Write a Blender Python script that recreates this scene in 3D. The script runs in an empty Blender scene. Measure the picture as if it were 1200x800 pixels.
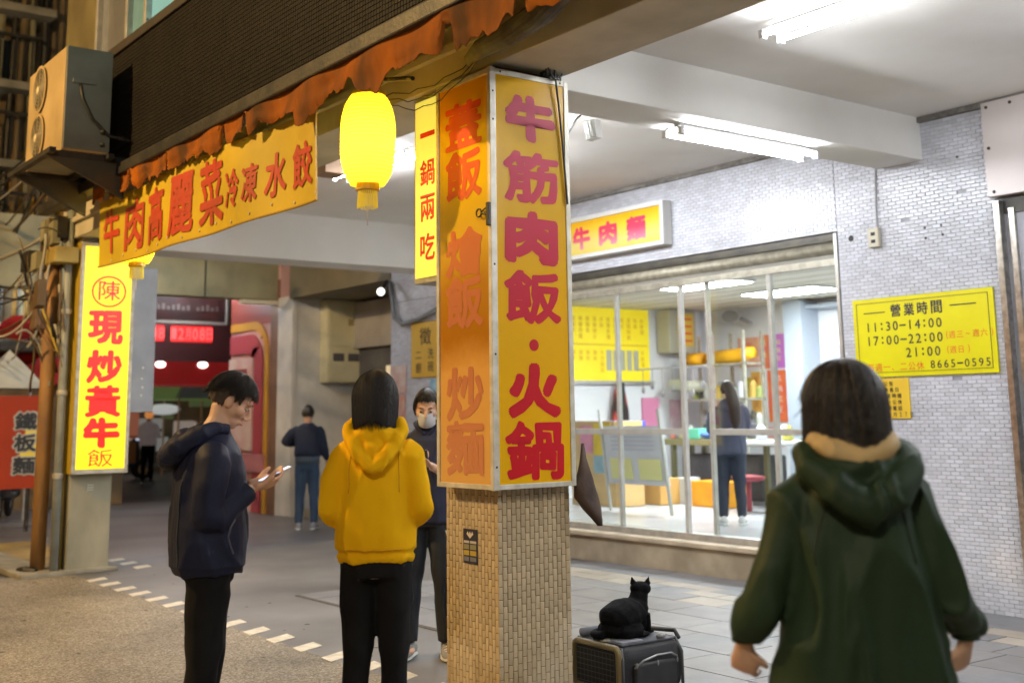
import bpy, bmesh, math, random
from mathutils import Vector, Matrix, noise
from math import sin, cos, pi, radians

random.seed(7)
SC = bpy.context.scene
COL = SC.collection

# ------------------------------------------------------------------ camera
R2 = Vector((0.598, 0.8012, -0.0134)); U2 = Vector((0.1428, -0.0901, 0.9856)); FW = Vector((-0.7889, 0.5914, 0.1690))
FW.normalize(); R2 = (R2 - FW * R2.dot(FW)).normalized(); U2 = R2.cross(FW)
cam = bpy.data.cameras.new('camera'); cam_o = bpy.data.objects.new('camera', cam); COL.objects.link(cam_o)
m = Matrix((R2, U2, -FW)).transposed().to_4x4(); m.translation = Vector((0, 0, 1.45)); cam_o.matrix_world = m
cam.sensor_width = 36; cam.lens = 41.34; cam.shift_y = -0.125; cam.clip_start = 0.05; cam.clip_end = 500
cam.dof.use_dof = True; cam.dof.focus_distance = 5.9; cam.dof.aperture_fstop = 2.0
SC.camera = cam_o
SC.view_settings.view_transform = 'Standard'; SC.view_settings.look = 'None'
SC.view_settings.exposure = 0.72; SC.view_settings.gamma = 1.0
SC.cycles.use_denoising = True; SC.cycles.max_bounces = 6; SC.cycles.sample_clamp_indirect = 4
SC.cycles.transparent_max_bounces = 12

# ------------------------------------------------------------------ night sky
w = bpy.data.worlds.new('World'); SC.world = w; w.use_nodes = True
nt = w.node_tree; bg = nt.nodes['Background']
sky = nt.nodes.new('ShaderNodeTexSky'); sky.sky_type = 'NISHITA'; sky.sun_disc = False
sky.sun_elevation = radians(1.0); sky.sun_rotation = radians(200)
nt.links.new(sky.outputs[0], bg.inputs[0]); bg.inputs[1].default_value = 0.04

# ------------------------------------------------------------------ materials
MATS = {}
def mat(name, c1, c2=None, scale=4, rough=.6, metal=0, bump=0, bscale=40, emit=None, es=0, vary=0,
        stretch=(1, 1, 1), mixlo=.35, mixhi=.65, coat=0, spec=.5, bkind='noise', trans=0, sss=0):
    if name in MATS: return MATS[name]
    ma = bpy.data.materials.new(name); ma.use_nodes = True; MATS[name] = ma
    n = ma.node_tree; N = n.nodes; L = n.links; b = N['Principled BSDF']
    b.inputs['Roughness'].default_value = rough; b.inputs['Metallic'].default_value = metal
    b.inputs['Coat Weight'].default_value = coat; b.inputs['Specular IOR Level'].default_value = spec
    if trans: b.inputs['Transmission Weight'].default_value = trans
    if sss:
        b.inputs['Subsurface Weight'].default_value = sss; b.inputs['Subsurface Radius'].default_value = (.012, .005, .003)
        b.inputs['Subsurface Scale'].default_value = 1
    tc = N.new('ShaderNodeTexCoord'); mp = N.new('ShaderNodeMapping'); mp.inputs['Scale'].default_value = stretch
    L.new(tc.outputs['Object'], mp.inputs['Vector'])
    col = None
    c1 = (*c1, 1)
    if c2 is not None:
        no = N.new('ShaderNodeTexNoise'); no.inputs['Scale'].default_value = scale; no.inputs['Detail'].default_value = 6
        L.new(mp.outputs[0], no.inputs['Vector'])
        mr = N.new('ShaderNodeMapRange'); mr.inputs[1].default_value = mixlo; mr.inputs[2].default_value = mixhi
        L.new(no.outputs[0], mr.inputs[0])
        mx = N.new('ShaderNodeMix'); mx.data_type = 'RGBA'; mx.inputs[6].default_value = c1; mx.inputs[7].default_value = (*c2, 1)
        L.new(mr.outputs[0], mx.inputs[0]); col = mx.outputs[2]
    if vary:
        oi = N.new('ShaderNodeObjectInfo'); ge = N.new('ShaderNodeNewGeometry'); ad = N.new('ShaderNodeMath'); ad.operation = 'ADD'
        L.new(oi.outputs['Random'], ad.inputs[0]); L.new(ge.outputs['Random Per Island'], ad.inputs[1])
        fr = N.new('ShaderNodeMath'); fr.operation = 'FRACT'; L.new(ad.outputs[0], fr.inputs[0])
        mr2 = N.new('ShaderNodeMapRange'); mr2.inputs[3].default_value = 1 - vary; mr2.inputs[4].default_value = 1 + vary * .6
        L.new(fr.outputs[0], mr2.inputs[0])
        m2 = N.new('ShaderNodeVectorMath'); m2.operation = 'SCALE'
        if col is not None: L.new(col, m2.inputs[0])
        else: m2.inputs[0].default_value = c1[:3]
        L.new(mr2.outputs[0], m2.inputs['Scale']); col = m2.outputs[0]
    if col is None: b.inputs['Base Color'].default_value = c1
    else: L.new(col, b.inputs['Base Color'])
    if bump:
        if bkind == 'noise':
            bn = N.new('ShaderNodeTexNoise'); bn.inputs['Detail'].default_value = 4
        else:
            bn = N.new('ShaderNodeTexVoronoi')
        bn.inputs['Scale'].default_value = bscale
        L.new(mp.outputs[0], bn.inputs['Vector'])
        bp = N.new('ShaderNodeBump'); bp.inputs['Strength'].default_value = bump; bp.inputs['Distance'].default_value = .01
        L.new(bn.outputs[0], bp.inputs['Height']); L.new(bp.outputs[0], b.inputs['Normal'])
    if es:
        b.inputs['Emission Color'].default_value = (*(emit or c1[:3]), 1); b.inputs['Emission Strength'].default_value = es
    return ma

ALU = mat('aluminium', (.62, .61, .58), (.45, .45, .44), 9, .38, .7, .1)
ALU_G = mat('weathered_aluminium', (.52, .5, .42), (.35, .33, .27), 12, .5, .4, .15)
PAINT_W = mat('white_plaster', (.8, .79, .76), (.7, .68, .63), 1.3, .75, 0, .12, 30, mixlo=.3, mixhi=.8)
CEIL_M = mat('ceiling_plaster', (.84, .82, .79), (.68, .65, .6), .8, .8, 0, .15, 18, mixlo=.3, mixhi=.75)
GREYW = mat('grey_wall_paint', (.62, .62, .6), (.46, .46, .44), 2.2, .7, 0, .2, 25)
OLIVE = mat('olive_plaster', (.3, .28, .17), (.2, .19, .12), 2, .8, 0, .2)
TILE_W = mat('white_glazed_tile', (.66, .68, .75), (.5, .51, .56), 1.9, .26, 0, 0, vary=.12, mixlo=.45, mixhi=.9)
GROUT_W = mat('wall_grout', (.42, .43, .48), (.3, .3, .34), 6, .85, 0, .2)
TILE_P = mat('cream_pillar_tile', (.64, .54, .38), (.44, .33, .18), 3.2, .3, 0, .05, 60, vary=.16)
GROUT_P = mat('pillar_grout', (.2, .13, .06), (.12, .08, .04), 8, .9)
TILE_B = mat('brown_mosaic_tile', (.013, .011, .009), (.008, .007, .006), 3, .6, 0, 0, vary=.2, spec=.12)
CONC = mat('concrete', (.33, .31, .25), (.2, .19, .15), 3, .85, 0, .3, 25)
STEPM = mat('terrazzo_step', (.42, .35, .25), (.28, .23, .16), 4, .7, 0, .2, 60)
FLOORM = mat('arcade_floor_concrete', (.21, .205, .205), (.10, .096, .095), .9, .5, 0, .12, 14, mixlo=.3, mixhi=.7)
PAV_G = mat('grey_paver', (.215, .215, .225), (.16, .16, .17), 3.5, .45, 0, .15, 30, vary=.14)
PAV_B = mat('beige_paver', (.4, .35, .29), (.3, .25, .2), 3, .5, 0, .15, 30, vary=.16)
ASPH = mat('road_asphalt', (.1, .095, .085), (.06, .06, .055), 2, .7, 0, .35, 90)
YPAINT = mat('worn_yellow_paint', (.42, .27, .06), (.2, .15, .06), 1.6, .7, 0, .2)
WHITEP = mat('white_marking', (.74, .7, .6), (.55, .5, .4), 12, .6, 0, .1)
DARK = mat('dark_metal', (.03, .03, .03), (.06, .055, .045), 7, .5, .5, .2)
BLACK = mat('black_rubber', (.018, .018, .018), None, rough=.6)
TUBE = mat('lit_tube', (1, 1, 1), None, emit=(.93, .96, 1.0), es=56)
TUBE2 = mat('boosted_tube', (1, 1, 1), None, emit=(.93, .96, 1.0), es=125)  # boosted glow for fixtures out of view, so visible tubes stay dimmer
FIXT = mat('lamp_fixture', (.75, .75, .75), None, rough=.4)
GLASS = None

def aggregate():
    ma = bpy.data.materials.new('exposed_aggregate'); ma.use_nodes = True
    N = ma.node_tree.nodes; L = ma.node_tree.links; b = N['Principled BSDF']
    tc = N.new('ShaderNodeTexCoord')
    v = N.new('ShaderNodeTexVoronoi'); v.inputs['Scale'].default_value = 85; L.new(tc.outputs['Object'], v.inputs['Vector'])
    cr = N.new('ShaderNodeValToRGB')
    sx = N.new('ShaderNodeSeparateColor'); L.new(v.outputs['Color'], sx.inputs[0]); L.new(sx.outputs[0], cr.inputs[0])
    e = cr.color_ramp.elements; e[0].color = (.11, .09, .065, 1); e[1].color = (.42, .38, .31, 1)
    k = e.new(.5); k.color = (.23, .20, .15, 1); k = e.new(.8); k.color = (.3, .265, .205, 1)
    no = N.new('ShaderNodeTexNoise'); no.inputs['Scale'].default_value = 1.1; no.inputs['Detail'].default_value = 5; L.new(tc.outputs['Object'], no.inputs['Vector'])
    mr = N.new('ShaderNodeMapRange'); mr.inputs[1].default_value = .3; mr.inputs[2].default_value = .7; mr.inputs[3].default_value = .6; mr.inputs[4].default_value = 1.25; L.new(no.outputs[0], mr.inputs[0])
    sc = N.new('ShaderNodeVectorMath'); sc.operation = 'SCALE'; L.new(cr.outputs[0], sc.inputs[0]); L.new(mr.outputs[0], sc.inputs['Scale'])
    L.new(sc.outputs[0], b.inputs['Base Color']); b.inputs['Roughness'].default_value = .62
    bp = N.new('ShaderNodeBump'); bp.inputs['Strength'].default_value = .5; bp.inputs['Distance'].default_value = .004; bp.invert = True
    L.new(v.outputs['Distance'], bp.inputs['Height']); L.new(bp.outputs[0], b.inputs['Normal'])
    return ma
AGG = aggregate()

def glass_mat():
    ma = bpy.data.materials.new('window_glass'); ma.use_nodes = True
    N = ma.node_tree.nodes; L = ma.node_tree.links; N.remove(N['Principled BSDF'])
    t = N.new('ShaderNodeBsdfTransparent'); t.inputs[0].default_value = (.93, .96, .95, 1)
    g = N.new('ShaderNodeBsdfGlossy'); g.inputs['Roughness'].default_value = .02
    lw = N.new('ShaderNodeLayerWeight'); lw.inputs[0].default_value = .5
    pw = N.new('ShaderNodeMath'); pw.operation = 'POWER'; pw.inputs[1].default_value = 5; L.new(lw.outputs['Facing'], pw.inputs[0])
    f = N.new('ShaderNodeMath'); f.operation = 'MULTIPLY_ADD'; f.inputs[1].default_value = .9; f.inputs[2].default_value = .035; L.new(pw.outputs[0], f.inputs[0])
    mx = N.new('ShaderNodeMixShader'); L.new(f.outputs[0], mx.inputs[0]); L.new(t.outputs[0], mx.inputs[1]); L.new(g.outputs[0], mx.inputs[2])
    L.new(mx.outputs[0], N['Material Output'].inputs[0]); return ma
GLASS = glass_mat()

def gradient_sign(name, c_lo, c_hi, z0, z1, rough=.4, noisy=.3, bump=.02, spec=.25):
    """printed sheet with a colour ramp over its height: fading, plus glow and glare on some sheets"""
    ma = bpy.data.materials.new(name); ma.use_nodes = True
    N = ma.node_tree.nodes; L = ma.node_tree.links; b = N['Principled BSDF']
    tc = N.new('ShaderNodeTexCoord'); se = N.new('ShaderNodeSeparateXYZ'); L.new(tc.outputs['Object'], se.inputs[0])
    mr = N.new('ShaderNodeMapRange'); mr.inputs[1].default_value = z0; mr.inputs[2].default_value = z1; L.new(se.outputs[2], mr.inputs[0])
    no = N.new('ShaderNodeTexNoise'); no.inputs['Scale'].default_value = 3; no.inputs['Detail'].default_value = 8; L.new(tc.outputs['Object'], no.inputs['Vector'])
    ad = N.new('ShaderNodeMath'); ad.operation = 'MULTIPLY_ADD'; ad.inputs[1].default_value = noisy; L.new(no.outputs[0], ad.inputs[0]); L.new(mr.outputs[0], ad.inputs[2])
    cr = N.new('ShaderNodeValToRGB'); L.new(ad.outputs[0], cr.inputs[0])
    cols = c_lo if isinstance(c_lo, list) else [(0.1, c_lo), (.95, c_hi)]
    e = cr.color_ramp.elements
    e[0].position = cols[0][0]; e[0].color = (*cols[0][1], 1); e[1].position = cols[-1][0]; e[1].color = (*cols[-1][1], 1)
    for p_, c_ in cols[1:-1]:
        k = e.new(p_); k.color = (*c_, 1)
    L.new(cr.outputs[0], b.inputs['Base Color']); b.inputs['Roughness'].default_value = rough; b.inputs['Specular IOR Level'].default_value = spec
    return ma

# ------------------------------------------------------------------ object helpers
WM = {}
def world_inv(p):
    return WM[p.name].inverted() if p and p.name in WM else Matrix()

class MB:
    def __init__(s): s.v = []; s.f = []; s.m1 = 0
    def add(s, vs, fs):
        o = len(s.v); s.v += [Vector(v) for v in vs]; s.f += [tuple(i + o for i in f) for f in fs]; return s
    def box(s, x0, x1, y0, y1, z0, z1):
        v = [(x, y, z) for x in (x0, x1) for y in (y0, y1) for z in (z0, z1)]
        return s.add(v, [(0, 1, 3, 2), (4, 6, 7, 5), (0, 4, 5, 1), (2, 3, 7, 6), (0, 2, 6, 4), (1, 5, 7, 3)])
    def bbox(s, x0, x1, y0, y1, z0, z1, b=.01):
        """box with chamfered edges"""
        bm = bmesh.new(); bmesh.ops.create_cube(bm, size=1)
        bmesh.ops.scale(bm, vec=(x1 - x0, y1 - y0, z1 - z0), verts=bm.verts)
        bmesh.ops.translate(bm, vec=((x0 + x1) / 2, (y0 + y1) / 2, (z0 + z1) / 2), verts=bm.verts)
        b = min(b, .45 * min(x1 - x0, y1 - y0, z1 - z0))
        bmesh.ops.bevel(bm, geom=bm.edges[:], offset=b, segments=2, profile=.6, affect='EDGES')
        bm.verts.index_update(); s.add([v.co.copy() for v in bm.verts], [tuple(v.index for v in f.verts) for f in bm.faces]); bm.free(); return s
    def obox(s, c, hx, hy, hz, ax, ay, az):
        c = Vector(c); ax, ay, az = Vector(ax).normalized() * hx, Vector(ay).normalized() * hy, Vector(az).normalized() * hz
        v = [c + ax * i + ay * j + az * k for i in (-1, 1) for j in (-1, 1) for k in (-1, 1)]
        return s.add(v, [(0, 1, 3, 2), (4, 6, 7, 5), (0, 4, 5, 1), (2, 3, 7, 6), (0, 2, 6, 4), (1, 5, 7, 3)])
    def tube(s, pts, r, n=8, cap=True):
        pts = [Vector(p) for p in pts]; rs = r if isinstance(r, (list, tuple)) else [r] * len(pts)
        up = None; rings = []
        for i, p in enumerate(pts):
            t = (pts[min(i + 1, len(pts) - 1)] - pts[max(i - 1, 0)]).normalized()
            if up is None: up = Vector((0, 0, 1)) if abs(t.z) < .9 else Vector((1, 0, 0))
            a = t.cross(up).normalized(); b = a.cross(t).normalized(); up = b
            rr = rs[i]; ra, rb = rr if isinstance(rr, (list, tuple)) else (rr, rr)
            rings.append([p + a * cos(2 * pi * k / n) * ra + b * sin(2 * pi * k / n) * rb for k in range(n)])
        return s.rings(rings, cap)
    def rings(s, rings, cap=True):
        n = len(rings[0]); o = len(s.v)
        for r in rings: s.v += [Vector(v) for v in r]
        for i in range(len(rings) - 1):
            for k in range(n):
                a = o + i * n + k; b = o + i * n + (k + 1) % n
                s.f.append((a, b, b + n, a + n))
        if cap:
            s.f.append(tuple(o + k for k in range(n))[::-1]); e = o + (len(rings) - 1) * n; s.f.append(tuple(e + k for k in range(n)))
        return s
    def lathe(s, prof, c=(0, 0, 0), n=24, cap=True):
        c = Vector(c)
        return s.rings([[c + Vector((r * cos(2 * pi * k / n), r * sin(2 * pi * k / n), z)) for k in range(n)] for r, z in prof], cap)
    def ell(s, c, r, rot=None, n=16, m=10):
        c = Vector(c); rings = []
        for i in range(m + 1):
            t = pi * i / m; t = min(max(t, .02), pi - .02)
            ring = []
            for k in range(n):
                v = Vector((r[0] * sin(t) * cos(2 * pi * k / n), r[1] * sin(t) * sin(2 * pi * k / n), -r[2] * cos(t)))
                if rot is not None: v = rot @ v
                ring.append(c + v)
            rings.append(ring)
        return s.rings(rings)
    def prism(s, poly, ax, thick):
        """poly: 3-d points of a flat outline, extruded along ax by thick"""
        n = len(poly); ax = Vector(ax) * thick
        return s.add([Vector(p) for p in poly] + [Vector(p) + ax for p in poly],
                     [tuple(range(n))[::-1], tuple(range(n, 2 * n))] + [(i, (i + 1) % n, n + (i + 1) % n, n + i) for i in range(n)])

def link_mesh(name, me, material, parent=None, smooth=False):
    o = bpy.data.objects.new(name, me); COL.objects.link(o)
    if material is not None and not me.materials: me.materials.append(material)
    if parent is not None: o.parent = parent
    if smooth:
        for p in me.polygons: p.use_smooth = True
    return o

def obj(name, mb, material, parent=None, smooth=False, local=False):
    inv = Matrix() if local else world_inv(parent)
    me = bpy.data.meshes.new(name); me.from_pydata([inv @ v for v in mb.v], [], mb.f); me.validate()
    bm = bmesh.new(); bm.from_mesh(me); bmesh.ops.recalc_face_normals(bm, faces=bm.faces); bm.to_mesh(me); bm.free()
    o = link_mesh(name, me, material, parent, False)
    if smooth: me.shade_smooth() if smooth is True else me.shade_auto(smooth) if hasattr(me, 'shade_auto') else None
    if smooth and smooth is not True:
        smooth_angle(me, smooth)
    WM[o.name] = WM.get(parent.name, Matrix()) if parent else Matrix()
    return o

def smooth_angle(me, ang):
    for p in me.polygons: p.use_smooth = True
    bm = bmesh.new(); bm.from_mesh(me)
    for e in bm.edges:
        if len(e.link_faces) == 2 and e.calc_face_angle(0) > ang: e.smooth = False
    bm.to_mesh(me); bm.free()

def thing(name, label, cat, loc=(0, 0, 0), rz=0, group=None, parent=None):
    o = bpy.data.objects.new(name, None); COL.objects.link(o); o.empty_display_size = .1
    o.location = loc; o.rotation_euler = (0, 0, rz); o['label'] = label; o['category'] = cat
    if group: o['group'] = group
    WM[o.name] = Matrix.Translation(loc) @ Matrix.Rotation(rz, 4, 'Z')
    return o

def tag(o, label, cat, group=None):
    o['label'] = label; o['category'] = cat
    if group: o['group'] = group
    return o

def struct(name, mb, material, parent=None, smooth=False):
    o = obj(name, mb, material, parent, smooth)
    if parent is None: o['kind'] = 'structure'
    return o

def dup(root, loc, rz=None, label=None):
    def rec(o, par):
        c = o.copy(); COL.objects.link(c); c.parent = par
        for ch in list(o.children): rec(ch, c)
        return c
    r = rec(root, None); r.location = loc
    if rz is not None: r.rotation_euler = (0, 0, rz)
    if label: r['label'] = label
    return r

# lettering: glyph outlines from Blender's own font, fitted to a box
GLY = {}
def glyph_verts(s, offset):
    k = (s, offset)
    if k not in GLY:
        c = bpy.data.curves.new('t', 'FONT'); c.body = s; c.size = 1; c.offset = offset; c.resolution_u = 3
        o = bpy.data.objects.new('t', c); COL.objects.link(o)
        dg = bpy.context.evaluated_depsgraph_get(); me = bpy.data.meshes.new_from_object(o.evaluated_get(dg))
        vs = [v.co.copy() for v in me.vertices]; fs = [tuple(p.vertices) for p in me.polygons]
        bpy.data.objects.remove(o); bpy.data.curves.remove(c); bpy.data.meshes.remove(me)
        if not vs: vs = [Vector((0, 0, 0))]
        x0 = min(v.x for v in vs); x1 = max(v.x for v in vs); y0 = min(v.y for v in vs); y1 = max(v.y for v in vs)
        GLY[(s, 'em')] = [(v.x - .5, v.y - .38) for v in vs]
        GLY[k] = ([((v.x - x0) / max(x1 - x0, 1e-4) - .5, (v.y - y0) / max(y1 - y0, 1e-4) - .5) for v in vs], fs, (x1 - x0) / max(y1 - y0, 1e-4))
    return GLY[k]

CAMP = Vector((0, 0, 1.45))
def glyph(name, s, parent, c, w_, h_, xd, up, material, offset=.02, warp=None, brush=0, local=False):
    vs, fs, asp = glyph_verts(s, 0); xd, up, c = Vector(xd), Vector(up), Vector(c)
    if w_ == 'em': vs = GLY[(s, 'em')]; w_ = h_ = h_ * 1.08
    if w_ is None: w_ = h_ * asp
    mb = MB(); out = []; allf = []; nd = up.cross(xd).normalized() * -1
    if nd.dot(CAMP - c) < 0: nd = -nd
    cop = [(0, 0)] if offset <= .004 else [(cos(k * pi / 5) * offset, sin(k * pi / 5) * offset) for k in range(10)] + [(0, 0)]
    shrink = 1 - 2 * offset
    for q, (ox, oy) in enumerate(cop):
      allf += [tuple(i + len(out) for i in f_) for f_ in fs]
      for x, y in vs:
        x, y = x * shrink + ox, y * shrink + oy * w_ / h_
        if brush:
            bx, by = x, y
            x += brush * noise.noise(Vector((x * 4, y * 4, len(s) + ord(s[0]) * .37))); y += brush * noise.noise(Vector((bx * 4 + 9, by * 4, ord(s[0]) * .71)))
        p = c + xd * x * w_ + up * y * h_ + nd * q * .00012
        if warp: p = warp(p)
        out.append(p)
    inv = Matrix() if local else world_inv(parent)
    me = bpy.data.meshes.new(name); me.from_pydata([inv @ v for v in out], [], allf)
    o = link_mesh(name, me, material, parent)
    WM[o.name] = WM.get(parent.name, Matrix()) if parent else Matrix()
    return o

# brick-pattern tile field: the nearest 300 as parts, the rest joined
CAMP = Vector((0, 0, 1.45))
def tiles(parent, o0, ud, vd, U, V, tu, tv, gap, thick, material, name='tile', bond=.5, skip=None, tilt=.02, nparts=300, along_v=False, missing=0, near=CAMP):
    o0, ud, vd = Vector(o0), Vector(ud), Vector(vd); nd = ud.cross(vd).normalized()
    cells = []
    nv = int(round(V / tv)); nu = int(round(U / tu))
    for j in range(nv if not along_v else nu):
        sh = bond if j % 2 else 0
        for i in range(-1, (nu if not along_v else nv) + 1):
            if not along_v: u0, v0 = (i + sh) * tu, j * tv
            else: u0, v0 = j * tu, (i + sh) * tv
            u1, v1 = min(u0 + tu - gap, U), min(v0 + tv - gap, V); u0 = max(u0, 0); v0 = max(v0, 0)
            if u1 - u0 < .008 or v1 - v0 < .008: continue
            c = o0 + ud * (u0 + u1) / 2 + vd * (v0 + v1) / 2
            if skip and skip(c): continue
            if missing and random.random() < missing: continue
            cells.append(((c - near).length, c, (u1 - u0) / 2, (v1 - v0) / 2))
    cells.sort(key=lambda t: t[0])
    inv = world_inv(parent); cache = {}
    rest = MB()
    for k, (d, c, hu, hv) in enumerate(cells):
        tx, ty = random.gauss(0, tilt), random.gauss(0, tilt)
        ch = min(.0022, thick * .5)
        def vs_(c, a, b, n_):
            return [c - n_ * thick * .5 + a * sx * hu + b * sy * hv for sx, sy in ((-1, -1), (1, -1), (1, 1), (-1, 1))] + \
                   [c + n_ * (thick * .5 - ch) + a * sx * hu + b * sy * hv for sx, sy in ((-1, -1), (1, -1), (1, 1), (-1, 1))] + \
                   [c + n_ * thick * .5 + a * sx * (hu - ch) + b * sy * (hv - ch) for sx, sy in ((-1, -1), (1, -1), (1, 1), (-1, 1))]
        fs = [(8, 9, 10, 11)] + [(a, (a + 1) % 4, 4 + (a + 1) % 4, 4 + a) for a in range(4)] + [(4 + a, 4 + (a + 1) % 4, 8 + (a + 1) % 4, 8 + a) for a in range(4)]
        q = Matrix.Rotation(tx, 3, ud) @ Matrix.Rotation(ty, 3, vd)
        if k < nparts:
            key = (round(hu, 4), round(hv, 4))
            if key not in cache:
                me = bpy.data.meshes.new(name); me.from_pydata(vs_(Vector(), ud, vd, nd), [], fs); me.materials.append(material); cache[key] = me
            o = bpy.data.objects.new(name, cache[key]); COL.objects.link(o); o.parent = parent
            o.location = inv @ c; o.rotation_euler = q.to_euler()
        else:
            rest.add(vs_(c, q @ ud, q @ vd, q @ nd), fs)
    if rest.f:
        me = bpy.data.meshes.new('small_' + name + 's'); me.from_pydata([inv @ v for v in rest.v], [], rest.f)
        o = link_mesh('small_' + name + 's', me, material, parent); o['kind'] = 'stuff'

X, Y, Z = Vector((1, 0, 0)), Vector((0, 1, 0)), Vector((0, 0, 1))
W = 8.02        # plane of the shop wall
CEIL = 3.72
#@@SETTING
# ================================================================== THE SETTING
def sheet(name, x0, x1, y0, y1, z, m_, nx=1, ny=1):
    mb = MB(); mb.add([(x0, y0, z), (x1, y0, z), (x1, y1, z), (x0, y1, z)], [(0, 1, 2, 3)]); return struct(name, mb, m_)
sheet('ground', -90, 60, -60, 90, -.02, ASPH)
sheet('street_pavement', -12.1, 3.0, -3.2, 3.60, 0.0, AGG)
sheet('arcade_floor', -12.9, 3.0, 3.60, 8.05, 0.0, FLOORM)
sheet('cross_street', -40, -12.9, -3, 30, -.008, mat('cross_street_asphalt', (.2, .19, .195), (.12, .115, .12), .9, .42, 0, .25, 60, stretch=(1, .5, 1)))
sheet('painted_ground', -15.6, -12.75, 1.8, 4.2, -.002, YPAINT)
kb = MB(); kb.bbox(-14.2, -11.9, 3.12, 3.5, -.02, .035, .015); struct('kerb', kb, CONC)
# white dashes along the pillar line, each an inlaid tile
for i in range(16):
    cx = -11.36 + .385 * i + random.uniform(-.015, .015)
    mb = MB(); c = Vector((cx, 3.66, 0)); a = Vector((.075, -.007, 0)); b = Vector((-.05, .10, 0))
    mb.prism([c - a - b + Z * .001, c + a - b + Z * .001, c + a + b + Z * .001, c - a + b + Z * .001], Z, .004)
    o = struct('pavement_marking', mb, WHITEP)
for cx in (-12.8, -12.43, -12.03):
    mb = MB(); c = Vector((cx, 4.32, 0)); a = Vector((.085, -.007, 0)); b = Vector((-.05, .09, 0))
    mb.prism([c - a - b + Z * .001, c + a - b + Z * .001, c + a + b + Z * .001, c - a + b + Z * .001], Z, .004)
    struct('pavement_marking', mb, WHITEP)

# pavers of the arcade beside the wall
pv = thing('paving', 'grey and beige stone slabs paving the arcade beside the tiled wall', 'paving', (-5, 6, 0))
mb = MB(); mb.box(-9.2, 2.9, 4.6, 7.93, .001, .006); obj('mortar_bed', mb, mat('mortar', (.1, .1, .1), None, rough=.9), pv)
def slab_rows():
    rows = [(4.62, .42, .62, 0), (5.04, .42, .62, 0), (5.46, .42, .62, 0), (5.88, .42, .62, 0), (6.30, .42, .62, 0), (6.72, .3, .45, 1), (7.02, .22, .34, 1), (7.24, .22, .34, 1), (7.46, .46, .62, 0)]
    for y0, dy, dx, k in rows:
        x = -9.2 + random.uniform(0, dx * .8) - dx
        while x < 2.8:
            x1 = x + dx
            a, b = max(x, -9.2), min(x1, 2.88)
            kk = k
            if k and random.random() < .35: kk = 0
            if b - a > .05: yield a, b, y0, y0 + dy, kk
            x = x1
for a, b, y0, y1, k in slab_rows():
    mb = MB(); mb.bbox(a + .004, b - .004, y0 + .004, y1 - .004, .002, .011 + random.uniform(-.001, .0015), .002)
    obj('paver', mb, PAV_B if k else PAV_G, pv)

# ------------------------------------------------------------------ arcade ceiling and beams
cb = MB(); cb.box(-12.9, 4.0, 3.9, 8.6, CEIL, CEIL + .2); struct('ceiling', cb, CEIL_M)
def beam(name, x0, x1, y0, y1, z0, z1, m_=PAINT_W):
    mb = MB(); mb.bbox(x0, x1, y0, y1, z0, z1, .008); return struct(name, mb, m_)
beam('cross_beam', -5.72, -5.30, 3.97, 8.018, 3.38, CEIL + .1)
beam('cross_beam', -12.46, -11.95, 3.97, 8.018, 3.20, CEIL + .1)
beam('cross_beam', 1.3, 1.72, 3.97, 8.018, 3.38, CEIL + .1)
LB = mat('edge_beam_plaster', (.6, .55, .42), (.42, .38, .27), 2.2, .8, 0, .2, 25)
beam('edge_beam', -12.46, 4.0, 3.5, 3.965, 3.27, CEIL + .15, LB)
# thin mouldings on the edge beam
mb = MB(); mb.bbox(-12.4, 4, 3.46, 3.498, 3.42, 3.47, .004); struct('edge_moulding', mb, LB)

# ------------------------------------------------------------------ parapet of the floor above
pb = thing('parapet', 'dark brown mosaic tiled parapet of the upper floor above the orange canopy', 'parapet', (-7, 3.0, 3.4))
mb = MB(); mb.box(-11.3, 4.0, 3.02, 3.2, 3.40, 4.42); obj('wall', mb, mat('dark_render', (.03, .022, .018), (.05, .035, .025), 3, .8), pb)
mb = MB(); mb.box(-11.3, 4.0, 3.2, 3.9, 3.62, 3.70); obj('slab', mb, CONC, pb)
mb = MB(); mb.bbox(-11.3, 4.0, 2.93, 3.035, 3.34, 3.43, .01); obj('drip_edge', mb, DARK, pb)
mb = MB(); mb.bbox(-11.3, 4.0, 2.99, 3.2, 4.42, 4.50, .01); obj('coping', mb, mat('dark_coping', (.025, .018, .014), (.015, .012, .01), 4, .7), pb)
tiles(pb, (-10.5, 3.015, 3.43), X, Z, 7.2, .99, .030, .030, .0016, .004, TILE_B, 'mosaic_tile', 0, None, .02, 300, near=Vector((-8.2, 3, 3.8)))
# upper windows above the parapet
wn = thing('upper_window', 'blue lit aluminium window strip above the brown parapet', 'window', (-8, 3.1, 4.5))
for i, (xa, xb, c_, e_) in enumerate(((-10.2, -9.45, (.16, .16, .15), .03), (-9.4, -9.0, (.12, .22, .2), .10), (-8.95, -8.35, (.12, .27, .29), .22), (-8.3, -6.6, (.28, .38, .42), .42), (-6.55, -4.5, (.2, .25, .28), .15))):
    mb = MB(); mb.box(xa, xb, 3.12, 3.128, 4.5, 5.9); obj('pane', mb, mat('lit_pane_%d' % i, c_, tuple(k * .6 for k in c_), 1.5, .12, emit=c_, es=e_ * 2.6), wn)
    mb = MB(); mb.bbox(xa - .055, xa, 3.07, 3.16, 4.5, 5.9, .006); obj('mullion', mb, ALU, wn)
mb = MB(); mb.bbox(-10.3, -4.5, 3.06, 3.17, 4.5, 4.56, .006); obj('frame', mb, ALU, wn)
mb = MB(); mb.tube([(-9.3, 3.1, 5.2), (-9.1, 3.08, 5.0), (-8.95, 3.09, 4.6)], .008); obj('cable', mb, BLACK, wn)
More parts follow.
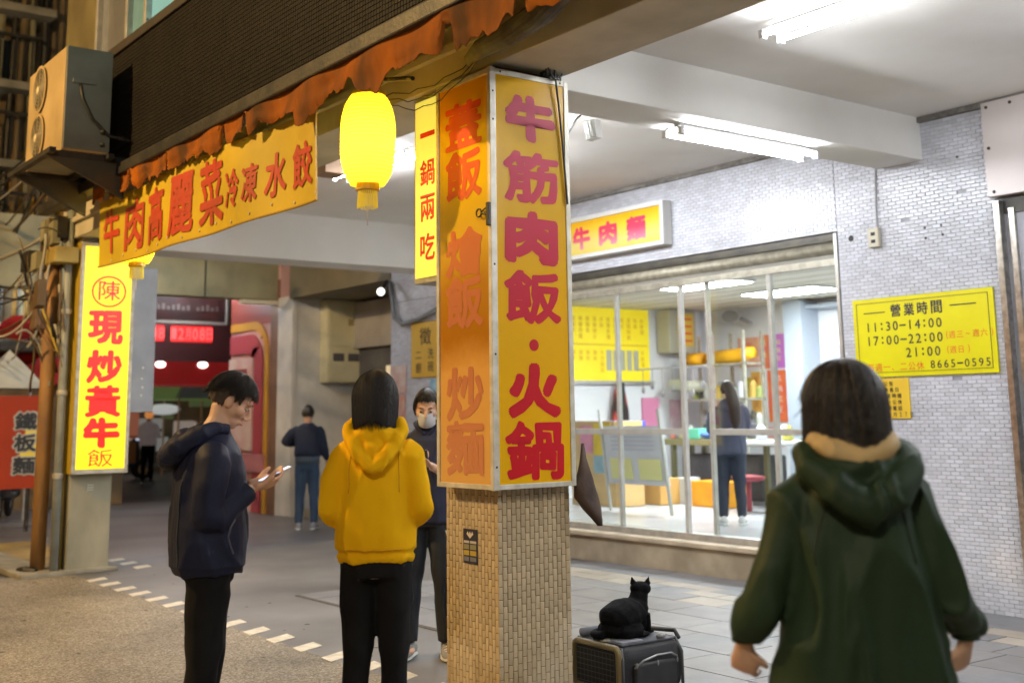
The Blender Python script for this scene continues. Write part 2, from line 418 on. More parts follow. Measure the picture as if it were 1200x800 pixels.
mb = MB(); mb.bbox(-11.25, -10.32, 3.1, 3.6, 3.7, 6.5, .01); tag(obj('concrete_column', mb, mat('ochre_column', (.13, .11, .045), (.08, .065, .03), 2, .8, 0, .2)), 'ochre concrete column of the upper floor behind the air conditioner', 'column')

# ------------------------------------------------------------------ the shop wall
sb = thing('shop_wall', 'grey white brick tiled shop wall with glass shopfront opening', 'wall', (-8, W, 0))
OX0, OX1, OZ1 = -12.15, -6.16, 2.93
mb = MB(); mb.box(OX1 + .001, 3.0, W + .006, W + .22, 0, CEIL); mb.box(-13.4, OX1, W + .006, W + .22, OZ1, CEIL); mb.box(-13.4, OX0, W + .006, W + .22, 0, OZ1); obj('wall', mb, GROUT_W, sb)
DX0, DX1 = -4.70, -3.6
def skipw(c):
    if c.x < OX1 and c.z < OZ1 and c.x > OX0: return True
    if c.x > -4.715: return True
    return False
tiles(sb, (-6.155, W, .0), X, Z, 1.45, CEIL, .078, .0292, .0027, .012, TILE_W, 'tile', .5, skipw, .014, 300, missing=.004, near=Vector((-5.2, 8, 2.2)))
tiles(sb, (-13.38, W, OZ1 + .0), X, Z, 7.22, CEIL - OZ1, .078, .0292, .0027, .012, TILE_W, 'lintel_tile', .5, None, .012, 300, near=Vector((-6.5, 8, 3.1)))
tiles(sb, (-13.38, W, .0), X, Z, 1.22, OZ1, .078, .0292, .0027, .012, TILE_W, 'pier_tile', .5, None, .02, 120, near=Vector((-12.6, 8, 2.1)))
# drill holes
for hx, hz in ((-5.323, 2.845), (-5.18, 2.846), (-5.322, 2.764), (-5.171, 2.772), (-6.02, 2.85), (-5.0, 3.35)):
    r = .028 if hx == -6.02 else .011
    mb = MB(); mb.rings([[Vector((hx + r * cos(a * pi / 4), W - .0085, hz + r * sin(a * pi / 4))) for a in range(8)], [Vector((hx + r * .8 * cos(a * pi / 4), W - .0095, hz + r * .8 * sin(a * pi / 4))) for a in range(8)]]); obj('drill_hole', mb, BLACK, sb)
mb = MB(); mb.bbox(-12.2, 2.9, W - .05, W + .02, CEIL - .045, CEIL - .001, .008); obj('ceiling_joint', mb, mat('joint_dark', (.25, .24, .22), (.12, .11, .1), 12, .9), sb)  # strip darker than the wall along the ceiling line

# step in front of the shop
st = MB(); st.bbox(-13.4, -6.2, W - .12, W + .3, 0.0, .245, .015); o = struct('step', st, STEPM)
st = MB(); st.bbox(-13.4, -6.18, W - .15, W + .02, .246, .292, .012); struct('step_edge', st, mat('pale_step_edge', (.55, .45, .33), (.4, .33, .24), 5, .6))

# grey beam box and metal door at the right edge
dr = thing('side_door', 'steel framed doorway with dark opening at the right edge of the tiled wall', 'door', (-4.2, W, 0))
mb = MB(); mb.bbox(-4.71, -4.66, W - .06, W + .12, 0, 2.96, .006); obj('jamb', mb, mat('brushed_steel', (.55, .53, .5), (.35, .33, .3), 20, .3, .9, .1), dr)
mb = MB(); mb.bbox(-4.62, -4.57, W - .02, W + .12, 0, 2.90, .006); obj('inner_jamb', mb, MATS['brushed_steel'], dr)
mb = MB(); mb.box(-4.57, -3.7, W + .05, W + .09, 0, 2.85); obj('door_leaf', mb, mat('door_green_glass', (.07, .09, .06), (.14, .15, .1), 2, .2), dr)
mb = MB(); mb.box(-4.66, -3.7, W - .01, W + .1, 2.86, 2.97); obj('door_head', mb, DARK, dr)
mb = MB(); mb.bbox(-4.55, -4.52, W - .03, W + .04, .95, 1.35, .01); obj('handle', mb, MATS['brushed_steel'], dr)
fc = thing('fascia_panel', 'pale pink grey metal fascia panel above the steel doorway', 'panel', (-4.0, W, 3.3))
mb = MB(); mb.bbox(-4.735, -2.4, W - .075, W - .015, 2.985, 3.70, .006); obj('sheet', mb, mat('pale_metal_sheet', (.58, .52, .5), (.5, .45, .44), 1.5, .35, .1), fc)
for bx, bz in ((-4.69, 3.66), (-4.695, 3.35), (-4.68, 3.02), (-4.5, 3.66), (-4.3, 3.02)):
    mb = MB(); mb.lathe([(.013, 0), (.011, .008), (.004, .011)], (0, 0, 0), 8)
    mb.v = [Vector((bx + v.x, W - .075 - v.z, bz + v.y)) for v in mb.v]; obj('screw', mb, DARK, fc)

# ------------------------------------------------------------------ shopfront: shutter box, mullions, panes
sf = thing('shopfront', 'glazed sliding shopfront with pale aluminium frames', 'shopfront', (-8, W, .29))
mb = MB(); mb.bbox(OX0, OX1, W + .05, W + .2, 2.80, 2.925, .006); obj('shutter_box', mb, mat('dark_shutter_box', (.09, .085, .075), (.16, .15, .12), 6, .5, .3), sf)
mb = MB(); mb.tube([(OX0, W + .03, 2.795), (OX1 - .04, W + .03, 2.795)], .052, 14); obj('shutter_roll', mb, mat('shutter_roll', (.42, .39, .3), (.28, .26, .2), 14, .5, .3, .2), sf, True)
for k in range(3):
    mb = MB(); mb.box(OX0, OX1 - .02, W - .005 + k * .012, W + .0 + k * .012, 2.905 - k * .02, 2.915 - k * .02); obj('slat', mb, MATS['dark_shutter_box'], sf)
mb = MB(); mb.bbox(OX0, OX1, W + .04, W + .12, 2.655, 2.715, .004); obj('head_rail', mb, ALU_G, sf)
mb = MB(); mb.bbox(OX0, OX1, W + .01, W + .15, .292, .35, .004); obj('floor_rail', mb, ALU, sf)
MULL = [(-12.1, .04), (-10.35, .04), (-9.02, .038), (-8.1, .042), (-7.78, .036), (-6.98, .045), (-6.185, .04)]
FR = mat('pale_frame', (.5, .49, .45), (.4, .39, .35), 8, .45, .2, .05)
for i, (mx_, mw) in enumerate(MULL):
    yy = W + .05 + (.035 if i in (4,) else 0)
    mb = MB(); mb.bbox(mx_ - mw / 2, mx_ + mw / 2, yy, yy + .045, .35, 2.655 if i != 0 else 2.8, .004); obj('mullion', mb, FR, sf)
for i in range(len(MULL) - 1):
    xa = MULL[i][0] + MULL[i][1] / 2; xb = MULL[i + 1][0] - MULL[i + 1][1] / 2
    if i == 3: continue
    mb = MB(); mb.bbox(xa, xb, W + .055, W + .09, 1.245, 1.30, .004); obj('rail', mb, FR, sf)
    for z0, z1 in ((.35, 1.245), (1.30, 2.655)):
        mb = MB(); mb.box(xa + .001, xb - .001, W + .07, W + .075, z0 + .001, z1 - .001); obj('pane', mb, GLASS, sf)
mb = MB(); mb.bbox(-6.2, -6.165, W - .012, W + .2, .29, 2.92, .005); obj('jamb', mb, ALU, sf)

# ------------------------------------------------------------------ shop interior
ix0, ix1, iy1, iz0, iz1 = -13.2, -3.9, 13.6, .285, 3.02
IW = mat('shop_white_wall', (.84, .84, .87), (.78, .78, .81), 1.5, .6)
def wl(nm, a, m_): mb = MB(); mb.box(*a); return struct(nm, mb, m_)
wl('shop_floor', (ix0, -6.2 + 2.3, W + .23, iy1, .2, iz0), mat('shop_floor_tile', (.62, .63, .66), (.52, .53, .57), 2, .25, 0, .03))
wl('shop_ceiling', (ix0, ix1, W + .23, iy1, iz1, iz1 + .1), mat('shop_ceiling_board', (.78, .74, .64), (.7, .66, .56), 1, .8))
wl('wall_left', (ix0 - .1, ix0, W + .23, iy1, .2, 3.1), IW)
wl('wall_back', (ix0, ix1, iy1, iy1 + .1, .2, 3.1), IW)
wl('wall_right', (ix1, ix1 + .1, W + .23, iy1, .2, 3.1), IW)
for k in range(12):      # ceiling grid lines
    mb = MB(); mb.box(ix0, ix1, 8.6 + k * .42, 8.61 + k * .42, iz1 - .006, iz1 - .001); struct('ceiling_joint', mb, mat('grid_line', (.4, .38, .33), None))

PANEL = mat('lit_panel', (1, 1, 1), None, emit=(.92, .97, 1), es=40)
def panel_light(x, y, lab):
    t = thing('ceiling_light', lab, 'ceiling light', (x, y, iz1))
    mb = MB(); mb.bbox(x - .62, x + .62, y - .32, y + .32, iz1 - .03, iz1 - .008, .004); obj('frame', mb, FIXT, t)
    mb = MB(); mb.box(x - .58, x + .58, y - .28, y + .28, iz1 - .034, iz1 - .031); obj('diffuser', mb, PANEL, t)
panel_light(-10.15, 10.5, 'square white ceiling panel light inside the shop, the nearer one seen through the glass')
panel_light(-10.15, 12.15, 'square white ceiling panel light inside the shop, the farther one')
panel_light(-6.6, 10.4, 'square white ceiling panel light at the right end inside the shop')

# ------------------------------------------------------------------ near pillar
PX0, PX1, PY0, PY1 = -5.306, -4.846, 3.52, 3.98
pl = thing('pillar', 'cream mosaic tiled square pillar carrying the tall red and yellow sign', 'pillar', (-5.076, 3.75, 0))
mb = MB(); mb.box(PX0 + .006, PX1 - .006, PY0 + .006, PY1 - .006, 0, 3.27); obj('core', mb, GROUT_P, pl)
tiles(pl, (PX0, PY0 + .003, 0), X, Z, .46, 1.5, .0287, .062, .003, .006, TILE_P, 'tile', .5, None, .03, 300, along_v=True, missing=.006, near=Vector((-5, 3.5, .9)))
tiles(pl, (PX1 - .003, PY0, 0), Y, Z, .46, 1.5, .0287, .062, .003, .006, TILE_P, 'side_tile', .5, None, .03, 300, along_v=True, missing=.006, near=Vector((-5, 3.5, .9)))
tiles(pl, (PX1, PY1 - .003, 0), -X, Z, .46, 1.5, .0287, .062, .003, .006, TILE_P, 'rear_tile', .5, None, .03, 10, along_v=True)
tiles(pl, (PX0 + .003, PY1, 0), -Y, Z, .46, 1.5, .0287, .062, .003, .006, TILE_P, 'inner_tile', .5, None, .03, 10, along_v=True)
# sticker
sk = thing('sticker', 'small dark blue notice sticker with a white tulip emblem on the cream pillar', 'sticker', (-5.08, PY0 - .01, .8))
mb = MB(); mb.box(-5.142, -5.02, PY0 - .006, PY0 - .002, .712, .882); obj('sheet', mb, mat('dark_blue_sticker', (.03, .03, .055), None, rough=.4), sk)
for k, dx in enumerate((-.02, 0, .02)):
    mb = MB(); q = Vector((-5.081, PY0 - .0065, .835)); mb.v = [q, q + Vector((dx - .01, 0, .022)), q + Vector((dx, 0, .036)), q + Vector((dx + .01, 0, .022))]; mb.f = [(0, 1, 2, 3)]
    obj('petal', mb, mat('sticker_white', (.6, .55, .5), None), sk)
for r_, (z0, z1, cc) in enumerate(((.812, .824, (.5, .48, .45)), (.782, .806, (.25, .24, .15)), (.752, .776, (.45, .33, .06)), (.724, .745, (.16, .17, .22)))):
    for c_ in range(2):
        mb = MB(); mb.box(-5.134 + c_ * .056, -5.084 + c_ * .056 + (.003 if c_ else -.004), PY0 - .008, PY0 - .0062, z0, z1); obj('printed_block', mb, mat('sticker_ink_%d' % r_, cc, None), sk)
# ================================================================== SIGNS
def mixed_text(name, parent, s, c0, pitch, w_, h_, xd, up, material, off=.02, nd=None, warp=None, brush=0):
    c = Vector(c0)
    for ch in s:
        if ch not in ' ': glyph(name, ch, parent, c, w_ if ch not in '1' else w_ * .55, h_, xd, up, material, off, warp, brush)
        c = c + Vector(xd) * pitch

# --- the two-sided pillar sign
RED_S = gradient_sign('sign_red', [(.0, (.58, .008, .012)), (.45, (.52, .01, .02)), (.9, (.44, .015, .05))], None, 0, 2.1)
GOLD = gradient_sign('sign_gold', [(.0, (.8, .44, .002)), (.5, (.76, .41, .004)), (.8, (.6, .36, .02)), (1, (.7, .38, .002))], None, 0, 2.2, .22, .12)
OLDG = gradient_sign('faded_glowing_gold', [(0, (.72, .42, .13)), (.3, (.7, .38, .1)), (.38, (.42, .17, .01)), (.5, (.5, .24, .02)), (.6, (.72, .46, .04)), (.72, (.82, .54, .01)), (.88, (.84, .46, .004)), (1, (.85, .38, .002))], None, .08, 2.35, .2, .16)  # uneven fading, with lantern glow and highlight put into the colours
FADE = gradient_sign('faded_ink', [(0, (.62, .27, .13)), (.5, (.52, .18, .08)), (.7, (.62, .2, .07)), (.85, (.74, .10, .03)), (1, (.8, .05, .02))], None, .08, 2.2)
SX, SY, SZ0, SZ1 = -4.761, 3.44, 1.09, 3.225
sg = thing('pillar_sign', 'tall two sided gold sign with big red characters wrapped round the cream pillar', 'sign', (-5.0, 3.6, 1.1))
mb = MB(); mb.box(-5.255, SX - .004, SY + .004, SY + .075, SZ0, SZ1 - .01); mb.box(SX - .075, SX - .004, SY + .08, 3.945, SZ0 + .0, SZ1 - .01); obj('backing', mb, ALU_G, sg)
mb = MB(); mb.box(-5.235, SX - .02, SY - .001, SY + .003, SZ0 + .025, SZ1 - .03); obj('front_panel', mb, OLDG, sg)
mb = MB(); mb.box(SX - .003, SX + .001, SY + .028, 3.925, SZ0 + .025, SZ1 - .03); obj('side_panel', mb, GOLD, sg)
F1 = mat('sign_frame_metal', (.72, .7, .62), (.55, .52, .42), 14, .45, .2, .15)
for nm, b_ in (('frame', (-5.262, -5.236, SY - .008, SY + .004, SZ0, SZ1)), ('frame', (-5.236, SX - .02, SY - .008, SY + .004, SZ0, SZ0 + .025)), ('frame', (-5.236, SX - .02, SY - .008, SY + .004, SZ1 - .03, SZ1)),
               ('corner_post', (SX - .02, SX + .008, SY - .010, SY + .028, SZ0 - .002, SZ1 + .004)), ('frame', (SX - .003, SX + .006, 3.925, 3.955, SZ0, SZ1)), ('frame', (SX - .003, SX + .006, SY + .028, 3.925, SZ0, SZ0 + .025)), ('frame', (SX - .003, SX + .006, SY + .028, 3.925, SZ1 - .03, SZ1))):
    mb = MB(); mb.bbox(*b_, .003); obj(nm, mb, F1, sg)
for (a, b_) in ((0, 3.1), (0, 2.95), (0, 2.2), (0, 1.75), (0, 1.2)):
    mb = MB(); mb.ell((SX + .0085, SY + .010, b_), (.003, .006, .006), None, 8, 5); obj('rivet', mb, DARK, sg)
for yy in (SY + .06, 3.9):
    mb = MB(); mb.ell((SX + .0065, yy, SZ1 - .014), (.003, .006, .006), None, 8, 5); obj('rivet', mb, DARK, sg)
cy_ = (SY + .028 + 3.925) / 2
for s, zc, h_, w_ in (('牛', 2.985, .24, .33), ('筋', 2.67, .27, .36), ('肉', 2.35, .27, .35), ('飯', 2.045, .27, .37), ('火', 1.57, .27, .34), ('鍋', 1.275, .29, .37)):
    glyph('character', s, sg, (SX + .0017, cy_, zc), w_, h_, Y, Z, RED_S, .032 if s in '筋飯鍋' else .055, None, .035)
mb = MB(); mb.rings([[Vector((SX + .002 + k * .001, cy_ + .03 * cos(a * pi / 8), 1.80 + .03 * sin(a * pi / 8))) for a in range(16)] for k in (0, 1)]); obj('dot', mb, RED_S, sg)
for s, zc, h_ in (('蓋', 2.97, .25), ('飯', 2.70, .27), ('燴', 2.29, .25), ('飯', 2.03, .27), ('炒', 1.56, .27), ('麵', 1.29, .27)):
    glyph('character', s, sg, (-5.01, SY - .0017, zc), .34, h_, X, Z, FADE, .032, None, .03)
# cable over the sign edge
mb = MB(); mb.tube([(SX + .0, 3.80, 3.42), (SX + .03, 3.84, 3.30), (SX + .02, 3.875, 3.1), (SX + .015, 3.90, 2.9), (SX + .012, 3.93, 2.55)], .006, 6); tag(obj('cable', mb, BLACK), 'thin black cable hanging down the right edge of the pillar sign', 'cable')

# --- bulldog clip
bc = thing('binder_clip', 'old metal bulldog clip gripping the pillar sign frame', 'clip', (-4.78, SY - .02, 2.45))
mb = MB(); mb.bbox(-4.775, -4.752, SY - .028, SY - .010, 2.395, 2.515, .004); obj('jaw', mb, DARK, bc)
mb = MB(); mb.tube([Vector((-4.845 + .022 * cos(a * pi / 8), SY - .02, 2.47 + .02 * sin(a * pi / 8))) for a in range(17)], .005, 6); obj('ring', mb, DARK, bc, True)
mb = MB(); mb.tube([(-4.825, SY - .02, 2.465), (-4.78, SY - .02, 2.455)], .007, 6); mb.tube([(-4.825, SY - .02, 2.475), (-4.775, SY - .02, 2.49)], .004, 6); obj('arm', mb, DARK, bc)

# --- narrow side sign
s2 = thing('narrow_sign', 'narrow pale yellow lit sign box with small red characters left of the pillar sign', 'sign', (-5.46, 3.6, 2.2))
mb = MB(); mb.bbox(-5.615, -5.312, 3.515, 3.70, 2.18, 3.25, .004); obj('box', mb, ALU_G, s2)
mb = MB(); mb.box(-5.595, -5.335, 3.508, 3.514, 2.21, 3.225); obj('panel', mb, mat('pale_yellow_lit', (.8, .78, .12), (.8, .72, .08), 3, .4, emit=(.9, .82, .12), es=.38), s2)
for s, zc in (('一', 3.02), ('鍋', 2.80), ('兩', 2.60), ('吃', 2.38)):
    glyph('character', s, s2, (-5.465, 3.506, zc), .15, .025 if s == '一' else .15, X, Z, mat('sign_bright_red', (.75, .06, .035), None, rough=.4), .02, None, .03)

# --- left pillar with its sign box
LX0, LX1, LY0, LY1 = -12.46, -12.0, 3.56, 3.97
lp = thing('pillar', 'mould stained concrete pillar under the lit vertical sign at the street corner', 'pillar', (-12.23, 3.76, 0))
mb = MB(); mb.bbox(LX0, LX1, LY0, LY1, 0, 3.3, .012); obj('shaft', mb, mat('stained_concrete', (.36, .33, .24), (.2, .2, .15), 2.2, .8, 0, .3, 20, stretch=(1, 1, .5)), lp)
mb = MB(); mb.bbox(-12.5, -11.93, 3.5, 4.05, 0, .04, .01); obj('footing', mb, CONC, lp)
for dz in (0, .022, .045):
    mb = MB(); mb.box(-11.999, -11.995, 3.73, 3.79, .78 + dz, .786 + dz); obj('painted_number_bar', mb, WHITEP, lp)
mb = MB(); mb.box(-11.999, -11.995, 3.728, 3.735, .765, .85); obj('painted_number_bar', mb, WHITEP, lp)
ls = thing('vertical_sign', 'bright yellow lit vertical sign with large red characters on the corner pillar', 'sign', (-11.95, 3.8, 1))
mb = MB(); mb.bbox(-12.32, -11.90, 3.535, 4.085, .94, 3.22, .006); obj('box', mb, mat('sign_side_yellow', (.5, .36, .03), (.4, .28, .02), 3, .5), ls)
YL = mat('lit_yellow_panel', (.8, .62, .01), None, rough=.4, emit=(1.0, .76, .01), es=.62)
mb = MB(); mb.box(-11.899, -11.892, 3.575, 4.05, .985, 3.18); obj('panel', mb, YL, ls)
RL = mat('lit_red_ink', (.8, .01, .01), None, rough=.4, emit=(.95, .02, .01), es=.45)
for b_ in ((3.535, 3.572, .94, 3.22), (4.05, 4.085, .94, 3.22)):
    mb = MB(); mb.bbox(-11.905, -11.885, *b_, .004); obj('frame', mb, ALU_G, ls)
for b_ in ((.94, .98), (3.185, 3.22)):
    mb = MB(); mb.bbox(-11.905, -11.885, 3.572, 4.05, *b_, .004); obj('frame', mb, ALU_G, ls)
for s, zc, h_, w_, of in (('現', 2.37, .34, .36, .045), ('炒', 1.98, .33, .36, .045), ('黃', 1.64, .31, .36, .04), ('牛', 1.335, .29, .36, .06), ('飯', 1.09, .17, .25, .0)):
    glyph('character', s, ls, (-11.889, 3.81 - (.0), zc), w_, h_, Y, Z, RL, of, None, .03)
glyph('character', '陳', ls, (-11.889, 3.83, 2.74), .22, .2, Y, Z, RL, .01)
mb = MB(); mb.tube([Vector((-11.889, 3.825 + .165 * cos(a * pi / 14), 2.73 + .15 * sin(a * pi / 14))) for a in range(29)], .009, 6); obj('ring', mb, RL, ls)
# grey back-of-sign panel beside it
gp = thing('blank_sign', 'plain grey metal back of a sign box hanging beside the lit vertical sign', 'sign', (-12.1, 4.3, 2))
mb = MB(); mb.bbox(-12.14, -12.06, 4.10, 4.38, 1.53, 3.02, .006); obj('box', mb, mat('grey_sign_metal', (.33, .34, .36), (.27, .28, .3), 4, .5, .3), gp)
mb = MB(); mb.tube([(-12.1, 4.2, 3.02), (-12.1, 4.2, 3.3)], .012, 8); obj('bracket', mb, DARK, gp)
for k, zz in enumerate((1.7, 1.78, 1.87, 1.98)):
    mb = MB(); mb.ell((-12.058, 4.25 + .01 * (k % 2), zz), (.004, .012, .012), None, 8, 5); obj('scratch', mb, WHITEP, gp)

# --- opening hours board
YB = mat('hours_yellow', (.8, .74, .005), (.76, .68, .005), 4, .35)
hb = thing('hours_sign', 'large yellow opening hours board with black times on the tiled wall', 'sign', (-5.42, W, 2))
E_ = [(-6.038, 2.325), (-4.797, 2.341), (-4.779, 1.71), (-6.03, 1.707)]
mb = MB(); mb.box(-6.035, -4.79, W - .022, W - .008, 1.71, 2.333); obj('board', mb, YB, hb)
INK = mat('black_ink', (.02, .02, .02), None, rough=.5); RINK = mat('red_ink', (.75, .1, .02), None, rough=.5)
yf = W - .024
for b_ in ((-6.0, -4.83, 2.296, 2.300), (-6.0, -4.83, 1.742, 1.746), (-6.0, -5.996, 1.746, 2.296), (-4.834, -4.83, 1.746, 2.296), (-5.93, -5.73, 2.215, 2.223), (-5.15, -4.93, 2.222, 2.230)):
    mb = MB(); mb.box(b_[0], b_[1], yf - .001, yf + .001, b_[2], b_[3]); obj('printed_line', mb, INK, hb)
mixed_text('character', hb, '營業時間', (-5.63, yf, 2.225), .122, .095, .1, X, Z, INK, .02)
def line(s, x, z, h_, pitch, m_=INK, of=.02):
    c = x
    for ch in s:
        narrow = ch in ':-1.'
        if ch == ' ': c += pitch * .6; continue
        if ch == '-':
            mb = MB(); mb.box(c - pitch * .42, c + pitch * .42, yf - .001, yf + .001, z - .006, z + .006); obj('printed_line', mb, m_, hb); c += pitch; continue
        if ch == ':':
            for dz in (-.018, .022):
                mb = MB(); mb.box(c - .007 - pitch * .1, c + .007 - pitch * .1, yf - .001, yf + .001, z + dz - .008, z + dz + .008); obj('printed_dot', mb, m_, hb)
            c += pitch * .8; continue
        w_ = None
        if ch == '~':
            glyph('character', '~', hb, (c, yf, z), h_ * .6, h_ * .18, X, Z, m_, .0); c += pitch; continue
        if ch in '()': w_ = h_ * .25
        if ord(ch) > 128: w_ = 'em'; of = min(of, .004)
        glyph('character', ch, hb, (c, yf, z), w_, h_ * (1.15 if ch in '()' else 1), X, Z, m_, of); c += pitch * (.65 if ch in '()' else 1)
line('11:30-14:00', -5.895, 2.105, .074, .067)
line('17:00-22:00', -5.895, 1.995, .074, .067); line('(週三~週六)', -5.19, 2.005, .055, .066, RINK, .0)
line('21:00', -5.535, 1.89, .074, .067); line('(週日)', -5.19, 1.893, .055, .066, RINK, .0)
line('每週一、二公休', -5.895, 1.785, .064, .076, RINK, .005); line('8665-0595', -5.33, 1.79, .06, .058, INK, .01)
# smaller paper notice below
pn = thing('paper_notice', 'small orange yellow paper notice taped under the opening hours board', 'notice', (-5.7, W, 1.5))
mb = MB(); mb.box(-5.93, -5.56, W - .016, W - .008, 1.385, 1.695); obj('sheet', mb, mat('notice_orange_yellow', (.8, .56, .03), (.78, .5, .03), 5, .5), pn)
yf2 = W - .018
rows = ['公告', '休息日', '營業時間', '週一公休', '外帶電話', '10月27日']
for r_, s in enumerate(rows):
    for k, ch in enumerate(s): glyph('character', ch, pn, (-5.80 + k * .05 + (.03 if r_ < 2 else 0), yf2, 1.655 - r_ * .048), 'em' if ord(ch) > 128 else .016, .036, X, Z, INK, .012)
# shop sign above the opening
ss = thing('shop_sign', 'framed yellow sign with washed out pink characters high on the tiled wall', 'sign', (-8.9, W, 3.2))
mb = MB(); mb.bbox(-10.6, -8.1, W - .11, W - .01, 3.055, 3.49, .005); obj('box', mb, mat('white_sign_box', (.72, .72, .7), None, rough=.4), ss)
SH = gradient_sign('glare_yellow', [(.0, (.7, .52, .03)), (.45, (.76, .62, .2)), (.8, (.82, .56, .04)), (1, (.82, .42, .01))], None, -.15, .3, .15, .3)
mb = MB(); mb.box(-10.55, -8.15, W - .118, W - .111, 3.10, 3.445); obj('panel', mb, SH, ss)
for b_ in ((-10.6, -8.1, 3.055, 3.095), (-10.6, -8.1, 3.45, 3.49), (-8.145, -8.1, 3.095, 3.45), (-10.6, -10.555, 3.095, 3.45)):
    mb = MB(); mb.bbox(b_[0], b_[1], W - .128, W - .112, b_[2], b_[3], .003); obj('frame', mb, MATS['white_sign_box'], ss)
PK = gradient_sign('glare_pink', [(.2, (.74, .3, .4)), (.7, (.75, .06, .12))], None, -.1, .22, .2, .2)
for k, s in enumerate('陳家牛肉麵'):
    glyph('character', s, ss, (-10.17 + k * .42, W - .121, 3.265), .28, .24, X, Z, PK, .05, None, .03)

# --- banner with its waves
BX0, BX1, BZ0, BZ1, BY = -9.72, -5.90, 2.665, 3.20, 3.02
def bwarp(p):
    u = (p.x - BX0); sag = -.02 * sin(pi * (p.x - BX0) / (BX1 - BX0))
    d = .025 * sin(u * 2.1) + .012 * sin(u * 5.3 + p.z * 3) + .02 * (BZ1 - p.z) * sin(u * 3.3)
    return Vector((p.x, p.y + d, p.z + sag * (1 if p.z < 2.9 else 0) + .03 * (BX1 - p.x) / 4))
BY_M = mat('banner_yellow', (.66, .46, .02), (.5, .36, .02), 1.6, .5, 0, .15, 12)
bn = thing('banner', 'yellow vinyl banner with red characters hanging under the torn canopy', 'banner', (-7.8, 3.0, 2.7))
mb = MB(); nx, nz = 90, 12
for side in (0, .004):
    for i in range(nx + 1):
        for j in range(nz + 1):
            x = BX0 + (BX1 - BX0) * i / nx; z = BZ0 + (BZ1 - BZ0) * j / nz
            p = bwarp(Vector((x, BY, z))); p.y += side
            mb.v.append(p)
o2 = (nx + 1) * (nz + 1)
for i in range(nx):
    for j in range(nz):
        a = i * (nz + 1) + j; mb.f.append((a, a + nz + 1, a + nz + 2, a + 1)); mb.f.append((o2 + a, o2 + a + 1, o2 + a + nz + 2, o2 + a + nz + 1))
obj('sheet', mb, BY_M, bn, True)
hem = [bwarp(Vector((BX0 + (BX1 - BX0) * i / 60, BY - .003, BZ0))) for i in range(61)]
mb = MB(); mb.tube(hem, .008, 6); obj('hem', mb, mat('banner_hem', (.4, .26, .02), None, rough=.6), bn, True)
mb = MB(); mb.tube([bwarp(Vector((BX1, BY - .002, BZ0 + .53 * i / 8))) for i in range(9)], .006, 6); obj('edge_strip', mb, WHITEP, bn)
BRED = mat('banner_red', (.55, .06, .025), (.42, .07, .03), 3, .5)
def bw2(p): q = bwarp(p); q.y -= .006; return q
for s, x, w_, h_ in (('牛', -9.42, .36, .36), ('肉', -8.93, .40, .40), ('高', -8.41, .42, .40), ('麗', -7.86, .44, .42), ('菜', -7.33, .42, .42), ('冷', -6.98, .20, .24), ('凍', -6.74, .20, .24), ('水', -6.42, .26, .27), ('餃', -6.08, .26, .27)):
    glyph('character', s, bn, (x, BY, 2.93 if h_ > .3 else 2.90), w_, h_, X, Z, BRED, .03, bw2, .02)
for k in range(14):
    p = bwarp(Vector((BX0 + .3 + k * .27, BY - .006, BZ0 + .03 + .015 * (k % 3))))
    mb = MB(); mb.ell(p, (.008, .004, .010), None, 6, 4); obj('eyelet', mb, WHITEP, bn)

# --- torn canopy
OR = mat('weathered_orange_canopy', (.36, .10, .005), (.09, .04, .014), 3.2, .8, 0, .4, 14, spec=.15, stretch=(1, 1, .35))
cn = thing('canopy', 'torn orange plastic canopy hanging in tatters along the parapet', 'canopy', (-7, 2.95, 3.2))
cuts = []
x = -9.75
while x < 3.9:
    wd = random.uniform(.75, 1.2); cuts.append((x, min(x + wd, 3.95))); x += wd
for (xa, xb) in cuts:
    n = int((xb - xa) / .02); mb = MB(); rows = 8
    for i in range(n + 1):
        x = xa + (xb - xa) * i / n
        low = 3.36 - (.16 + (.09 if x > -6.0 else 0) + .07 * noise.noise(Vector((x * 1.6, 1, 0))) + .05 * noise.noise(Vector((x * 7, 5, 0))) + .03 * noise.noise(Vector((x * 22, 9, 0)))) + .30 * max(0, noise.noise(Vector((x * 3.1, 3, 7))) - .18) + .12 * (noise.noise(Vector((x * 5.3, 8, 1))) > .28)
        if x > -4.9: low += .04
        if -5.9 < x < -5.1: low += .10 * sin(pi * (x + 5.9) / .8)
        for j in range(rows + 1):
            z = 3.37 + (low - 3.37) * j / rows
            y = 2.955 + .012 * sin(x * 9 + j * .3) + .03 * (j / rows) * noise.noise(Vector((x * 4, j * .4, 2)))
            mb.v.append(Vector((x + .01 * noise.noise(Vector((x * 9, j, 4))), y, z)))
    for i in range(n):
        for j in range(rows):
            a = i * (rows + 1) + j; mb.f.append((a, a + rows + 1, a + rows + 2, a + 1))
    base = len(mb.v); mb.v += [v + Vector((0, .004, 0)) for v in mb.v]; mb.f += [tuple(base + i for i in f[::-1]) for f in mb.f]
    obj('canopy_strip', mb, OR, cn, True)
